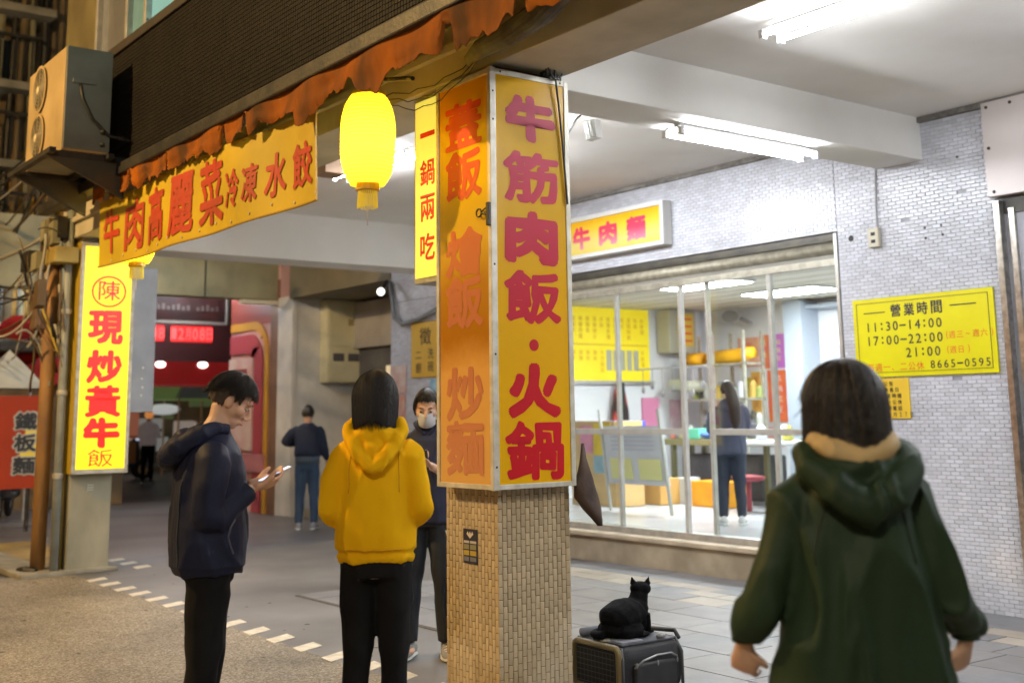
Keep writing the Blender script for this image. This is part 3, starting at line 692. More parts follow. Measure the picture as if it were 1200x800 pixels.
# dark cloth bundle and wire tangle near the sign top
mb = MB(); pts = [(-3.9, 3.3, 3.40), (-4.2, 3.33, 3.33), (-4.5, 3.36, 3.31), (-4.75, 3.38, 3.31), (-4.95, 3.42, 3.30)]
mb.tube(pts, [(.05, .05), (.07, .06), (.06, .06), (.055, .05), (.03, .03)], 16)
for v in mb.v:
    d = .02 * noise.noise(v * 14); v += Vector((d, d, d))
tag(obj('awning_roll', mb, mat('dusty_awning_cloth', (.16, .15, .1), (.08, .07, .05), 9, .8, 0, .4)), 'dusty olive awning roll tied up beside the top of the pillar sign', 'awning')
for q in range(4):
    r0 = .05 + .01 * q
    mb = MB(); mb.tube([Vector((-4.79 + .012 * q + r0 * .5 * cos(t * .5), 3.86 + r0 * cos(t * .55 + q), 3.30 + r0 * 1.0 * sin(t * .6 + q * .8))) for t in range(22)], .005, 6)
    tag(obj('wire_coil', mb, BLACK), 'tangle of black wire bunched at the upper right corner of the pillar sign', 'wire', 'black wires coiled behind the top of the pillar sign')
for q in range(3):
    mb = MB(); mb.tube([Vector((-4.8 - .09 * t, 3.42 - .01 * q, 3.31 - .02 * q - (.06 + .04 * q) * sin(pi * t / 11) + .01 * sin(t * 2.1 + q))) for t in range(12)], .003, 5)
    tag(obj('loose_wire', mb, DARK), 'thin loose wires dangling above the faded panel of the pillar sign', 'wire', 'loose wires above the faded sign panel')

# --- lanterns
PAPER = bpy.data.materials.new('lantern_paper'); PAPER.use_nodes = True
N = PAPER.node_tree.nodes; L = PAPER.node_tree.links; N.remove(N['Principled BSDF'])
tr = N.new('ShaderNodeBsdfTranslucent'); tr.inputs[0].default_value = (.95, .68, .03, 1)
df = N.new('ShaderNodeBsdfDiffuse'); df.inputs[0].default_value = (.8, .62, .04, 1)
em = N.new('ShaderNodeEmission'); em.inputs[0].default_value = (1, .72, .02, 1); em.inputs[1].default_value = .13
m1 = N.new('ShaderNodeMixShader'); m1.inputs[0].default_value = .35; L.new(tr.outputs[0], m1.inputs[1]); L.new(df.outputs[0], m1.inputs[2])
a1 = N.new('ShaderNodeAddShader'); L.new(m1.outputs[0], a1.inputs[0]); L.new(em.outputs[0], a1.inputs[1]); L.new(a1.outputs[0], N['Material Output'].inputs[0])
def lantern(x, y, zt, lab):
    t = thing('lantern', lab, 'lantern', (x, y, zt))
    prof = []; h_ = .50
    for i in range(145):
        u = i / 144; z = -u * h_
        r = .148 * (1 - abs(2 * u - 1) ** 3.2 * .38) * (1 + .022 * cos(u * 2 * pi * 24))
        prof.append((r, zt + z))
    mb = MB(); mb.lathe(prof, (x, y, 0), 32, False); obj('paper_shade', mb, PAPER, t, True)
    mb = MB(); mb.lathe([(.094, zt + .012), (.096, zt - .006), (.07, zt - .006), (.07, zt + .012)], (x, y, 0), 24); obj('top_ring', mb, mat('lantern_yellow_plastic', (.7, .5, .02), None, rough=.4), t)
    mb = MB(); mb.lathe([(.062, zt - h_ + .01), (.066, zt - h_ - .03), (.06, zt - h_ - .035)], (x, y, 0), 20); obj('collar', mb, mat('lantern_gold_band', (.55, .33, .02), None, rough=.4), t)
    mb = MB()
    for k in range(28):
        a = 2 * pi * k / 28; r = .05
        mb.tube([(x + r * cos(a), y + r * sin(a), zt - h_ - .03), (x + r * cos(a) * 1.08, y + r * sin(a) * 1.08, zt - h_ - .12 - .01 * random.random())], .0035, 4)
    obj('tassel', mb, mat('tassel_yellow', (.75, .58, .05), None, rough=.8, emit=(.8, .6, .05), es=.15), t)
    mb = MB(); mb.tube([(x, y, zt - h_ - .12), (x, y, zt - h_ - .22)], .003, 4); obj('tassel_string', mb, WHITEP, t)
    mb = MB(); mb.tube([(x, y, zt - .12), (x, y, zt - .42)], .022, 10); obj('bulb', mb, mat('lantern_bulb', (1, 1, 1), None, emit=(1, .8, .36), es=85), t)
    mb = MB(); mb.tube([(x, y, zt - .12), (x, y, zt + .24)], .005, 5); obj('cord', mb, BLACK, t)
    return t
lantern(-5.46, 3.12, 3.185, 'glowing yellow paper lantern hanging beside the pillar sign under the torn canopy')
lantern(-9.35, 3.22, 3.20, 'glowing yellow paper lantern half hidden behind the left end of the banner')
hook = MB(); hook.tube([(-5.25, 3.1, 3.22), (-5.1, 3.15, 3.2), (-5.0, 3.12, 3.17)], .012, 6); tag(obj('hanger_stick', hook, DARK), 'short dark bracket stick beside the top of the near lantern', 'bracket')

# --- brown bag hanging behind the pillar
bg_ = thing('hanging_cloth', 'crumpled brown cloth hanging on the right side of the tiled pillar', 'cloth', (-4.83, 4.0, 1.2))
mb = MB(); rings = []
for i, (z, hx, cxo) in enumerate(((1.30, .006, 0), (1.22, .02, .0), (1.14, .045, .01), (1.06, .075, .01), (1.0, .085, .015), (.94, .06, .04), (.88, .012, .07))):
    rings.append([Vector((-4.80 + cxo * .6 + .035 * sin(k * pi / 8) * (1 if hx > .03 else .3), 4.04 + cxo + hx * cos(k * pi / 8) + .012 * noise.noise(Vector((k, i * .7, 3))), z - .03 * cos(k * pi / 8) * (hx > .03))) for k in range(16)])
mb.rings(rings); obj('cloth', mb, mat('brown_cloth', (.075, .04, .022), (.04, .022, .014), 8, .6, 0, .4), bg_, True)
# ================================================================== LAMPS
def twin(x, y, z, ax, ln, lab, gap=.155, tm=None):
    t = thing('fluorescent_light', lab, 'ceiling light', (x, y, z)); ax = Vector(ax); sd = Vector((ax.y, ax.x, 0))
    c = Vector((x, y, z))
    mb = MB(); mb.obox(c + Z * .012, ln / 2, .06, .006, ax, sd, Z); mb.obox(c + Z * .032, ln / 2 - .05, .03, .014, ax, sd, Z); obj('housing', mb, FIXT, t)
    for s in (-1, 1):
        p = c + sd * s * gap / 2 - Z * .02
        mb = MB(); mb.tube([p - ax * (ln / 2 - .03), p + ax * (ln / 2 - .03)], .014, 12); obj('tube', mb, tm or TUBE, t, True)
        for e in (-1, 1):
            mb = MB(); mb.obox(p + ax * e * (ln / 2 - .015), .014, .02, .026, ax, sd, Z); obj('socket', mb, FIXT, t)
    return t
twin(-3.78, 5.2, 3.63, X, 1.22, 'twin tube fluorescent light on the ceiling at the top edge of the picture')
twin(-5.52, 6.2, 3.33, Y, 1.42, 'twin tube fluorescent light under the white cross beam above the tiled wall', .15)
twin(-8.95, 5.2, 3.665, X, 1.3, 'twin tube fluorescent light on the ceiling behind the near lantern', .16)
twin(-.9, 5.6, 3.665, X, 1.22, 'twin tube fluorescent light farther along the arcade ceiling', tm=TUBE2)
twin(-2.6, 6.9, 3.665, X, 1.22, 'twin tube fluorescent light by the wall, outside the picture to the right', tm=TUBE2)
twin(-7.15, 5.3, 3.665, X, 1.1, 'added unseen twin tube fluorescent light behind the top of the pillar sign', tm=TUBE2)  # added out of sight to brighten the mid bay ceiling
twin(-8.3, 5.9, 3.665, X, 1.2, 'added twin tube fluorescent light toward the wall, hidden behind the pillar sign', tm=TUBE2)  # second hidden fixture added to light the mid bay
twin(-15.0, 5.6, 3.9, Y, 1.2, 'added twin tube fluorescent light over the side street crossing, hidden behind the banner', tm=TUBE2)  # added to brighten the side street
twin(-19.0, 7.2, 3.72, X, 1.2, 'added twin tube fluorescent light under the far ceiling, brightening the pink flank', tm=TUBE2)  # added to lift the pink flank and passage
twin(-19.5, 5.0, 3.72, Y, 1.2, 'added twin tube fluorescent light under the far arcade ceiling, brightening the passage')  # extra light added for the far passage
mb = MB(); mb.bbox(-9.25, -9.0, 4.72, 4.95, 3.56, 3.71, .01); tag(obj('junction_box', mb, mat('brown_box', (.22, .13, .07), None, rough=.6)), 'small brown box on the ceiling left of the near lantern', 'box')
twin(1.0, 6.6, 3.665, X, 1.22, 'twin tube fluorescent light farthest along the arcade to the right', tm=TUBE2)
# emergency lamp
el = thing('emergency_lamp', 'small clear glass flood lamp on a bracket under the ceiling right of the pillar sign', 'lamp', (-6.48, 5.55, 3.7))
mb = MB(); mb.lathe([(.05, 3.715), (.05, 3.69), (.02, 3.68)], (-6.5, 5.58, 0), 14); obj('mount', mb, mat('brass_mount', (.3, .25, .12), None, rough=.4, metal=.6), el)
mb = MB(); mb.tube([(-6.5, 5.58, 3.69), (-6.55, 5.52, 3.62), (-6.62, 5.48, 3.5)], .008, 6); obj('arm', mb, DARK, el)
mb = MB(); mb.obox((-6.45, 5.6, 3.53), .05, .035, .07, (1, .2, .1), (-.2, 1, 0), (-.1, 0, 1)); obj('housing', mb, mat('grey_lamp_glass', (.5, .5, .48), None, rough=.15, metal=.2), el)
for k in range(3):
    mb = MB(); mb.tube([(-6.5 + .03 * k, 5.56, 3.59), (-6.47 + .03 * k, 5.56, 3.47)], .006, 6); obj('guard_bar', mb, ALU, el)
# socket and wire on wall
ot = thing('wall_outlet', 'cream twin wall socket with a wire running up to the beam', 'socket', (-5.77, W, 2.8))
mb = MB(); mb.bbox(-5.83, -5.725, W - .05, W - .008, 2.745, 2.90, .01); obj('plate', mb, mat('cream_plastic', (.6, .56, .44), None, rough=.4), ot)
for z in (2.79, 2.85):
    mb = MB(); mb.box(-5.795, -5.755, W - .052, W - .049, z - .012, z + .016); obj('socket_hole', mb, BLACK, ot)
mb = MB(); mb.tube([(-5.755, W - .02, 2.9), (-5.75, W - .018, 3.1), (-5.735, W - .016, 3.38)], .007, 6); obj('wire', mb, mat('grey_wire', (.4, .4, .42), None), ot)

# sodium street lamp out on the street
sl = thing('street_lamp', 'tall street lamp with a warm sodium head standing out on the street', 'street lamp', (-9.5, -3.6, 0))
mb = MB(); mb.tube([(-9.5, -3.6, 0), (-9.5, -3.6, 6.2), (-9.5, -3.2, 6.6), (-9.5, -2.5, 6.7)], [.08, .055, .045, .04], 10); obj('pole', mb, DARK, sl, True)
mb = MB(); mb.bbox(-9.62, -9.38, -2.9, -2.3, 6.62, 6.76, .04); obj('head', mb, DARK, sl)
mb = MB(); mb.bbox(-9.58, -9.42, -2.8, -2.4, 6.59, 6.625, .01); obj('lens', mb, mat('sodium_lens', (1, .6, .2), None, emit=(1, .55, .14), es=30), sl)
ld = bpy.data.lights.new('sodium_light', 'POINT'); ld.energy = 1700; ld.color = (1, .64, .25); ld.shadow_soft_size = .12
lo = bpy.data.objects.new('sodium_light', ld); COL.objects.link(lo); lo.parent = sl; lo.location = (0, 1.0, 6.5)

# added white street light behind the photographer, front fill for the foreground
s3 = thing('street_lamp', 'added white street light behind the photographer, filling the foreground from the front', 'street lamp', (2.5, -3.2, 0))
mb = MB(); mb.tube([(2.5, -3.2, 0), (2.5, -3.2, 5.2), (2.3, -2.9, 5.5), (1.6, -2.2, 5.6)], [.08, .055, .045, .04], 10); obj('pole', mb, DARK, s3, True)
mb = MB(); mb.bbox(1.2, 1.7, -2.35, -2.05, 5.53, 5.65, .04); obj('head', mb, DARK, s3)
mb = MB(); mb.bbox(1.25, 1.65, -2.3, -2.1, 5.5, 5.535, .01); obj('lens', mb, mat('white_lens', (1, .9, .8), None, emit=(1, .88, .7), es=20), s3)
l2 = bpy.data.lights.new('front_fill_light', 'POINT'); l2.energy = 560; l2.color = (1, .86, .66); l2.shadow_soft_size = .3
lo2 = bpy.data.objects.new('front_fill_light', l2); COL.objects.link(lo2); lo2.parent = s3; lo2.location = (-1.05, 1.0, 5.35)

# ================================================================== AIR CONDITIONER on its rack
ac = thing('air_conditioner', 'grimy two fan outdoor air conditioner unit on an angle rack at the parapet end', 'air conditioner', (-9.5, 2.6, 3.45))
ax0, ax1, ay0, ay1, az0, az1 = -10.08, -9.06, 2.5, 2.86, 3.49, 4.31
mb = MB(); mb.bbox(ax0, ax1, ay0, ay1, az0, az1, .012); obj('casing', mb, mat('ac_lamplit_beige', (.46, .34, .17), (.34, .25, .12), 3, .5, .1, .1), ac)  # aged beige pushed orange to carry the lamplight on the front
mb = MB(); mb.bbox(ax1 - .02, ax1 + .006, ay0 + .012, ay1 + .004, az0 + .02, az1 + .008, .004); obj('side_panel', mb, mat('ac_shaded_grey', (.24, .26, .23), (.16, .17, .14), 3, .5, .2, .1), ac)  # side away from the lamp coloured greyer, shade put into the paint
for zc in (4.11, 3.71):
    cx = -9.72
    mb = MB(); mb.rings([[Vector((cx + r * cos(k * pi / 16), yy, zc + r * sin(k * pi / 16))) for k in range(32)] for r, yy in ((.185, ay0 - .004), (.2, ay0 - .016), (.175, ay0 - .016), (.17, ay0 + .0))], False); obj('fan_ring', mb, mat('ac_lamplit_beige', (0, 0, 0)), ac)
    mb = MB(); mb.rings([[Vector((cx + .174 * cos(k * pi / 16), ay0 - .003 - .001 * q, zc + .174 * sin(k * pi / 16))) for k in range(32)] for q in (0, 1)]); obj('fan_opening', mb, mat('fan_dark', (.06, .05, .03), None), ac)
    mb = MB()
    for r in (.04, .07, .10, .13, .16):
        mb.tube([Vector((cx + r * cos(k * pi / 14), ay0 - .014, zc + r * sin(k * pi / 14))) for k in range(29)], .003, 4)
    for a in range(8): mb.tube([(cx + .03 * cos(a * pi / 4), ay0 - .014, zc + .03 * sin(a * pi / 4)), (cx + .172 * cos(a * pi / 4), ay0 - .014, zc + .172 * sin(a * pi / 4))], .0025, 4)
    obj('fan_grille', mb, mat('grille_beige', (.32, .27, .17), None), ac)
    mb = MB(); mb.ell((cx - .02, ay0 - .016, zc), (.028, .012, .034), None, 10, 6); obj('hub_cap', mb, mat('hub_pale', (.6, .5, .3), None), ac)
mb = MB(); mb.tube([(ax1 + .01, 2.62, 4.02), (ax1 + .03, 2.64, 3.9), (ax1 + .03, 2.72, 3.75), (ax1 + .02, 2.85, 3.64), (ax1 + .1, 3.0, 3.6)], .014, 6); obj('hose', mb, BLACK, ac, True)
mb = MB(); mb.bbox(ax1 + .004, ax1 + .02, 2.56, 2.74, 4.03, 4.06, .003); obj('terminal_cover', mb, MATS['ac_shaded_grey'], ac)
for zz in (3.66, 3.56):
    mb = MB(); mb.ell((ax1 + .03, 2.80, zz), (.03, .02, .018), None, 8, 6); obj('valve', mb, DARK, ac)
rk = thing('ac_rack', 'rusty dark angle iron rack carrying the grimy air conditioner', 'bracket', (-9.5, 2.7, 3.4))
for xx in (-10.05, -9.1):
    mb = MB(); mb.bbox(xx - .025, xx + .025, 2.40, 3.02, 3.44, 3.488, .004); obj('arm', mb, DARK, rk)
    mb = MB(); mb.prism([(xx - .02, 2.42, 3.44), (xx - .02, 3.0, 3.44), (xx - .02, 3.0, 3.16)], X, .04); obj('gusset', mb, mat('dark_green_steel', (.05, .055, .045), (.09, .07, .04), 6, .6, .2), rk)
for yy in (2.42, 2.86):
    mb = MB(); mb.bbox(-10.2, -8.98, yy - .025, yy + .025, 3.448, 3.4885, .004); obj('rail', mb, DARK, rk)
mb = MB(); mb.box(-9.95, -9.2, 2.47, 2.84, 3.489, 3.4895); obj('drip_tray', mb, OLIVE, rk)

# ================================================================== LEFT CORNER CLUTTER
def pole(nm, x, y, r, z0, z1, m_, lab, lean=0):
    mb = MB(); mb.tube([(x, y, z0), (x + lean, y, (z0 + z1) / 2), (x + lean * 2, y, z1)], r, 12); return tag(obj(nm, mb, m_, None, True), lab, 'pipe')
RUSTY = mat('rusty_orange_pipe', (.36, .19, .06), (.2, .11, .05), 5, .7, .1, .2, stretch=(1, 1, .3))
pole('wooden_post', -12.25, 3.365, .072, 0, 3.2, RUSTY, 'thick orange brown post standing left of the lit vertical sign')
pole('drain_pipe', -12.05, 3.46, .042, 0, 3.6, mat('grey_pvc', (.3, .32, .3), (.2, .22, .2), 4, .4), 'grey plastic drain pipe beside the orange brown post')
pole('yellow_pipe', -12.12, 3.53, .03, 0, 3.15, mat('yellow_pipe', (.34, .25, .05), (.24, .17, .05), 4, .5), 'yellow painted pipe tight against the lit vertical sign')
for z in (.9, 1.7, 2.5):
    mb = MB(); mb.lathe([(.05, z), (.053, z + .01), (.053, z + .04), (.05, z + .05)], (-12.05, 3.46, 0), 14); obj('clamp', mb, ALU_G, bpy.data.objects['drain_pipe'])
mb = MB(); mb.tube([(-12.33, 3.22, .03), (-12.2, 3.24, .05), (-12.12, 3.32, .03)], .035, 8); tag(obj('cable_stub', mb, DARK), 'dark cable stub lying at the foot of the orange brown post', 'cable')
CAB = [mat('cable_black', (.02, .02, .018), None, rough=.6), mat('cable_grey', (.36, .35, .3), None, rough=.6), mat('cable_brown', (.11, .07, .03), None, rough=.7), mat('cable_yellow', (.5, .36, .05), None, rough=.6)]
rng = random.Random(3)
def catenary(a, b, sag, n=14): 
    a, b = Vector(a), Vector(b); return [a.lerp(b, i / n) - Z * sag * 4 * (i / n) * (1 - i / n) for i in range(n + 1)]
WG = 'tangled overhead cables at the street corner'
for k in range(26):
    a = (-12.4 + rng.uniform(-.5, .5), 3.25 + rng.uniform(-.2, .2), rng.uniform(2.0, 3.5)); b = (-12.2 + rng.uniform(-.4, .3), 3.3 + rng.uniform(-.15, .2), rng.uniform(1.7, 3.3))
    pts = catenary(a, b, rng.uniform(-.2, .35)); pts = [p + Vector((0, .03 * noise.noise(p * 4), .05 * noise.noise(p * 3 + Vector((9, 0, 0))))) for p in pts]
    mb = MB(); mb.tube(pts, rng.choice((.006, .008, .012, .016)), 5); tag(obj('cable', mb, rng.choice(CAB[:3]), None, True), 'black, grey and brown cables tangled round the posts at the street corner', 'cable', WG)
for k in range(16):
    z = rng.uniform(2.2, 4.6); a = (-12.3, 3.3, z); b = (-22, rng.uniform(3.6, 5.5), z + rng.uniform(-.4, 1.6))
    mb = MB(); mb.tube(catenary(a, b, rng.uniform(.05, .5)), rng.choice((.01, .014, .02)), 5); tag(obj('overhead_cable', mb, rng.choice(CAB[:3]), None, True), 'dark overhead cables running from the corner posts to the far facade', 'cable', 'overhead cables crossing the side street')
for a, b, sg_, c_, r_ in (((-12.2, 3.3, 2.75), (-12.6, 2.9, 2.3), .15, 1, .012), ((-12.25, 3.2, 2.75), (-12.1, 3.42, 2.1), -.02, 3, .012), ((-12.1, 3.4, 2.8), (-12.1, 3.44, 2.2), 0, 1, .02)):
    mb = MB(); mb.tube(catenary(a, b, sg_), r_, 6); tag(obj('loose_cable', mb, CAB[c_], None, True), {0: 'white', 1: 'pale grey loose cable', 3: 'yellow loose cable'}[c_] + (' swinging in front of the corner posts' if r_ < .02 else ' clipped down the side of the grey drain pipe') + (' to the left' if a[2] == 2.75 and c_ == 1 else ''), 'cable')
mb = MB(); mb.bbox(-12.4, -12.2, 3.2, 3.34, 2.35, 2.72, .03); tag(obj('junction_box', mb, mat('rust_box', (.2, .11, .06), (.12, .08, .05), 6, .7)), 'rust brown junction box among the cables left of the lit vertical sign', 'box')
mb = MB(); mb.bbox(-12.62, -11.9, 3.28, 3.52, 3.0, 3.16, .02); tag(obj('sign_hood', mb, mat('yellow_hood', (.42, .33, .09), (.3, .22, .06), 4, .7)), 'dirty yellow sheet metal hood above the lit vertical sign', 'hood')
for k in range(14):
    c = Vector((-12.3 + rng.uniform(-.45, .35), 3.3 + rng.uniform(-.15, .15), rng.uniform(2.6, 3.5))); q = rng.uniform(.03, .08)
    mb = MB(); mb.obox(c, q, q * .6, q * rng.uniform(.6, 2), (1, rng.uniform(-.4, .4), .2), (0, 1, 0), (0, 0, 1)); tag(obj('cable_box', mb, rng.choice([DARK, CAB[2], OLIVE])), 'small grimy cable boxes and brackets clustered under the air conditioner', 'box', 'small boxes at the street corner')
# far facade across the side street
def build(name, lab, loc):
    return thing(name, lab, 'building', loc)
fb = build('far_building', 'ochre lit old building across the side street at the left edge', (-21, 3.5, 0))
OC = mat('orange_lit_facade', (.6, .36, .09), (.42, .25, .07), .8, .85, 0, .3, 10); BRN = mat('dim_brown_facade', (.24, .17, .09), (.12, .09, .05), 1.2, .85, 0, .3, 8)  # ochre carries the orange lamplight on part of the facade
mb = MB(); mb.box(-24, -21.2, -4, 7.2, 0, 12); obj('wall', mb, BRN, fb)
mb = MB(); mb.box(-21.18, -20.7, 5.0, 6.1, 3.2, 6.0); obj('orange_lit_wall', mb, OC, fb)
mb = MB(); mb.box(-21.18, -20.9, 3.6, 4.2, 3.9, 9); obj('pilaster', mb, OC, fb)
for k in range(5):
    z = 2.9 + k * 1.35
    mb = MB(); mb.bbox(-21.18, -20.2, 3.0, 5.4 - .3 * (k % 2), z, z + .14, .02); obj('balcony_slab', mb, CONC, fb)
    for j in range(8):
        mb = MB(); mb.box(-20.25, -20.22, 3.2 + j * .26, 3.23 + j * .26, z + .14, z + .9); obj('railing_bar', mb, DARK, fb)
    mb = MB(); mb.box(-20.27, -20.2, 3.0, 5.2, z + .9, z + .95); obj('handrail', mb, DARK, fb)
    mb = MB(); mb.bbox(-21.16, -21.05, 3.7 + .5 * (k % 2), 4.5 + .5 * (k % 2), z + .3, z + 1.1, .02); f_ = obj('window', mb, mat('old_window_frame', (.2, .2, .17), None), fb)
    mb = MB(); mb.box(-21.04, -21.03, 3.76 + .5 * (k % 2), 4.44 + .5 * (k % 2), z + .36, z + 1.04); obj('pane', mb, mat('dark_pane', (.06, .08, .08), None, rough=.15), f_)
for k in range(7):
    y = 4.3 + k * .22; mb = MB(); mb.tube([(-20.6, y, 2.4), (-20.6, y + .1 * sin(k), 9)], .05 + .02 * (k % 2), 8); obj('downpipe', mb, [BRN, OLIVE, DARK][k % 3], fb)
mb = MB(); mb.bbox(-20.6, -19.8, 4.0, 5.6, 2.55, 2.75, .03); obj('shop_awning', mb, DARK, fb)
mb = MB(); mb.ell((-20.0, 5.05, 2.75), (.1, .42, .4), None, 20, 12); tag(obj('round_sign', mb, mat('dim_red', (.10, .004, .003), (.05, .004, .003), 3, .95, spec=.05)), 'dim red round sign across the side street behind the corner posts', 'sign')
# tall red and yellow street sign
rs = thing('street_sign', 'red and yellow standing sign with three black characters at the left edge', 'sign', (-17, 4.3, 0))
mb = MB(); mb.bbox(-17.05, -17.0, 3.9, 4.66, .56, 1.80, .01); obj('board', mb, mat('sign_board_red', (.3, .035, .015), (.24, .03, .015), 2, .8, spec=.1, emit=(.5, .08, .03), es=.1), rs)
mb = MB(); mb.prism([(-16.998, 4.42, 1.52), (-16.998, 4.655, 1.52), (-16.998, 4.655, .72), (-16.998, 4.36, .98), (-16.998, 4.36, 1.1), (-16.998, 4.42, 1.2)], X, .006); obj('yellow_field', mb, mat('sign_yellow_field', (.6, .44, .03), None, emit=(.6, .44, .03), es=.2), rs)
mb = MB(); mb.box(-16.999, -16.994, 3.9, 4.03, .6, 1.78); obj('yellow_edge', mb, MATS['sign_yellow_field'], rs)
for s, zc in (('鐵', 1.46), ('板', 1.17), ('麵', .87)):
    glyph('outline', s, rs, (-16.990, 4.42, zc), .34, .27, Y, Z, mat('outline_white', (.45, .45, .4), None), .065)
    glyph('character', s, rs, (-16.986, 4.42, zc), .29, .23, Y, Z, INK, .03)
for yy in (4.12, 4.5):
    mb = MB(); mb.tube([(-17.03, yy, 0), (-17.03, yy, .57)], .03, 8); obj('leg', mb, DARK, rs)
def tent(x, y, zb, zt, r, lab):
    t = thing('market_tent', lab, 'tent', (x, y, 0))
    mb = MB(); mb.add([(x - r, y - r, zb), (x + r, y - r, zb), (x + r, y + r, zb), (x - r, y + r, zb), (x, y, zt)], [(0, 1, 4), (1, 2, 4), (2, 3, 4), (3, 0, 4), (3, 2, 1, 0)]); obj('roof', mb, mat('tent_white', (.6, .6, .52), (.5, .5, .42), 3, .6), t)
    for sx in (-1, 1):
        for sy in (-1, 1):
            mb = MB(); mb.tube([(x + sx * r * .95, y + sy * r * .95, 0), (x + sx * r * .95, y + sy * r * .95, zb)], .025, 6); obj('leg', mb, ALU, t)
tent(-18.4, 4.5, 1.93, 2.5, .45, 'small white pointed tent roof behind the red and yellow street sign')
tent(-30.5, 12.1, 2.0, 3.1, .55, 'white pointed tent roof in the distance left of the man with the phone')

# ------------------------------------------------------------------ mid background: shops past the side street
GW = build('grey_corner_building', 'grey painted corner building carrying the electricity meter cabinet', (-16.5, 8.6, 0))
mb = MB(); mb.box(-16.9, -16.4, 8.08, 9.6, 0, 3.3); obj('end_wall', mb, GREYW, GW)
mb = MB(); mb.box(-16.6, -13.6, 9.6, 9.8, 0, 3.9); obj('recess_wall', mb, mat('recess_wall', (.3, .29, .27), (.2, .2, .18), 2, .8), GW)
mb = MB(); mb.box(-16.4, -13.42, W, 9.6, 3.25, 3.9); obj('soffit', mb, mat('dark_soffit', (.2, .18, .12), (.13, .12, .08), 1.5, .8), GW)
mb = MB(); mb.box(-16.2, -13.42, 9.0, 9.06, 2.5, 3.2); obj('lintel_band', mb, mat('pale_lintel', (.42, .4, .36), (.33, .31, .28), 2, .8), GW)
mb = MB(); mb.box(-16.2, -13.42, 9.1, 9.16, 1.0, 2.5); obj('roller_shutter', mb, mat('grey_shutter', (.12, .125, .13), (.08, .08, .085), 3, .6), GW)
mb = MB(); mb.box(-16.395, -16.39, 8.10, 8.16, .0, 3.2); obj('corner_strip', mb, mat('pale_strip', (.5, .48, .45), None), GW)
mb = MB(); mb.box(-16.395, -13.6, 8.2, 8.3, 0, .12); obj('low_kerb', mb, CONC, GW)
mb = MB(); mb.box(-15.2, -15.0, 9.02, 9.08, 1.7, 2.2); obj('lit_notice', mb, mat('lit_notice', (.7, .6, .4), None, emit=(.9, .7, .4), es=.35), GW)
mb = MB(); mb.ell((-16.39, 8.32, 1.4), (.01, .03, .04), None, 8, 5); obj('door_bell', mb, DARK, GW)
# meter cabinet
mc = thing('meter_cabinet', 'cream electricity meter cabinet with two small windows on the grey wall', 'cabinet', (-16.3, 8.9, 2))
mb = MB(); mb.bbox(-16.39, -16.15, 8.54, 9.18, 1.98, 3.24, .015); obj('cabinet', mb, mat('cream_cabinet', (.66, .63, .42), (.55, .52, .34), 2.5, .5, .1), mc)
mb = MB(); mb.bbox(-16.152, -16.14, 8.57, 9.15, 2.53, 3.2, .004); obj('upper_door', mb, mat('cream_cabinet', (0, 0, 0)), mc)
mb = MB(); mb.bbox(-16.152, -16.14, 8.57, 9.15, 2.02, 2.50, .004); obj('lower_door', mb, MATS['cream_cabinet'], mc)
for yy in (8.64, 8.9):
    mb = MB(); mb.box(-16.139, -16.132, yy, yy + .19, 2.30, 2.42); obj('window', mb, mat('meter_window', (.09, .09, .1), None, rough=.2), mc)
mb = MB(); mb.box(-16.139, -16.136, 8.9, 9.02, 2.85, 2.95); obj('warning_mark', mb, mat('faded_mark', (.3, .25, .12), None), mc)
mb = MB(); mb.tube([(-16.2, 8.5, 3.27), (-16.15, 9.2, 3.27), (-15.2, 9.3, 3.3), (-13.9, 8.7, 3.35)], .035, 8); tag(obj('conduit', mb, DARK), 'black conduit running over the cream meter cabinet along the soffit', 'conduit')
sp = thing('spot_lamp', 'small white spot lamp hanging below the soffit left of the narrow sign', 'lamp', (-13.4, 7.7, 3.2))
mb = MB(); mb.ell((-13.2, 7.75, 3.05), (.05, .05, .05), None, 12, 8); obj('bulb', mb, mat('small_bulb', (1, 1, 1), None, emit=(1, 1, .95), es=1.6), sp, True)
mb = MB(); mb.tube([(-13.2, 7.78, 3.08), (-13.3, 7.9, 3.2)], .03, 8); obj('holder', mb, DARK, sp)
mb = MB(); mb.tube([(-13.35, 7.98, 3.2), (-13.2, 7.96, 2.72), (-13.0, 7.96, 2.62), (-12.6, 7.96, 2.66), (-12.0, 7.96, 2.80)], .03, 8); tag(obj('wall_conduit', mb, mat('grey_conduit', (.2, .21, .22), None), None, True), 'grey conduit bending across the far tiled pier above the hiring notice', 'conduit')
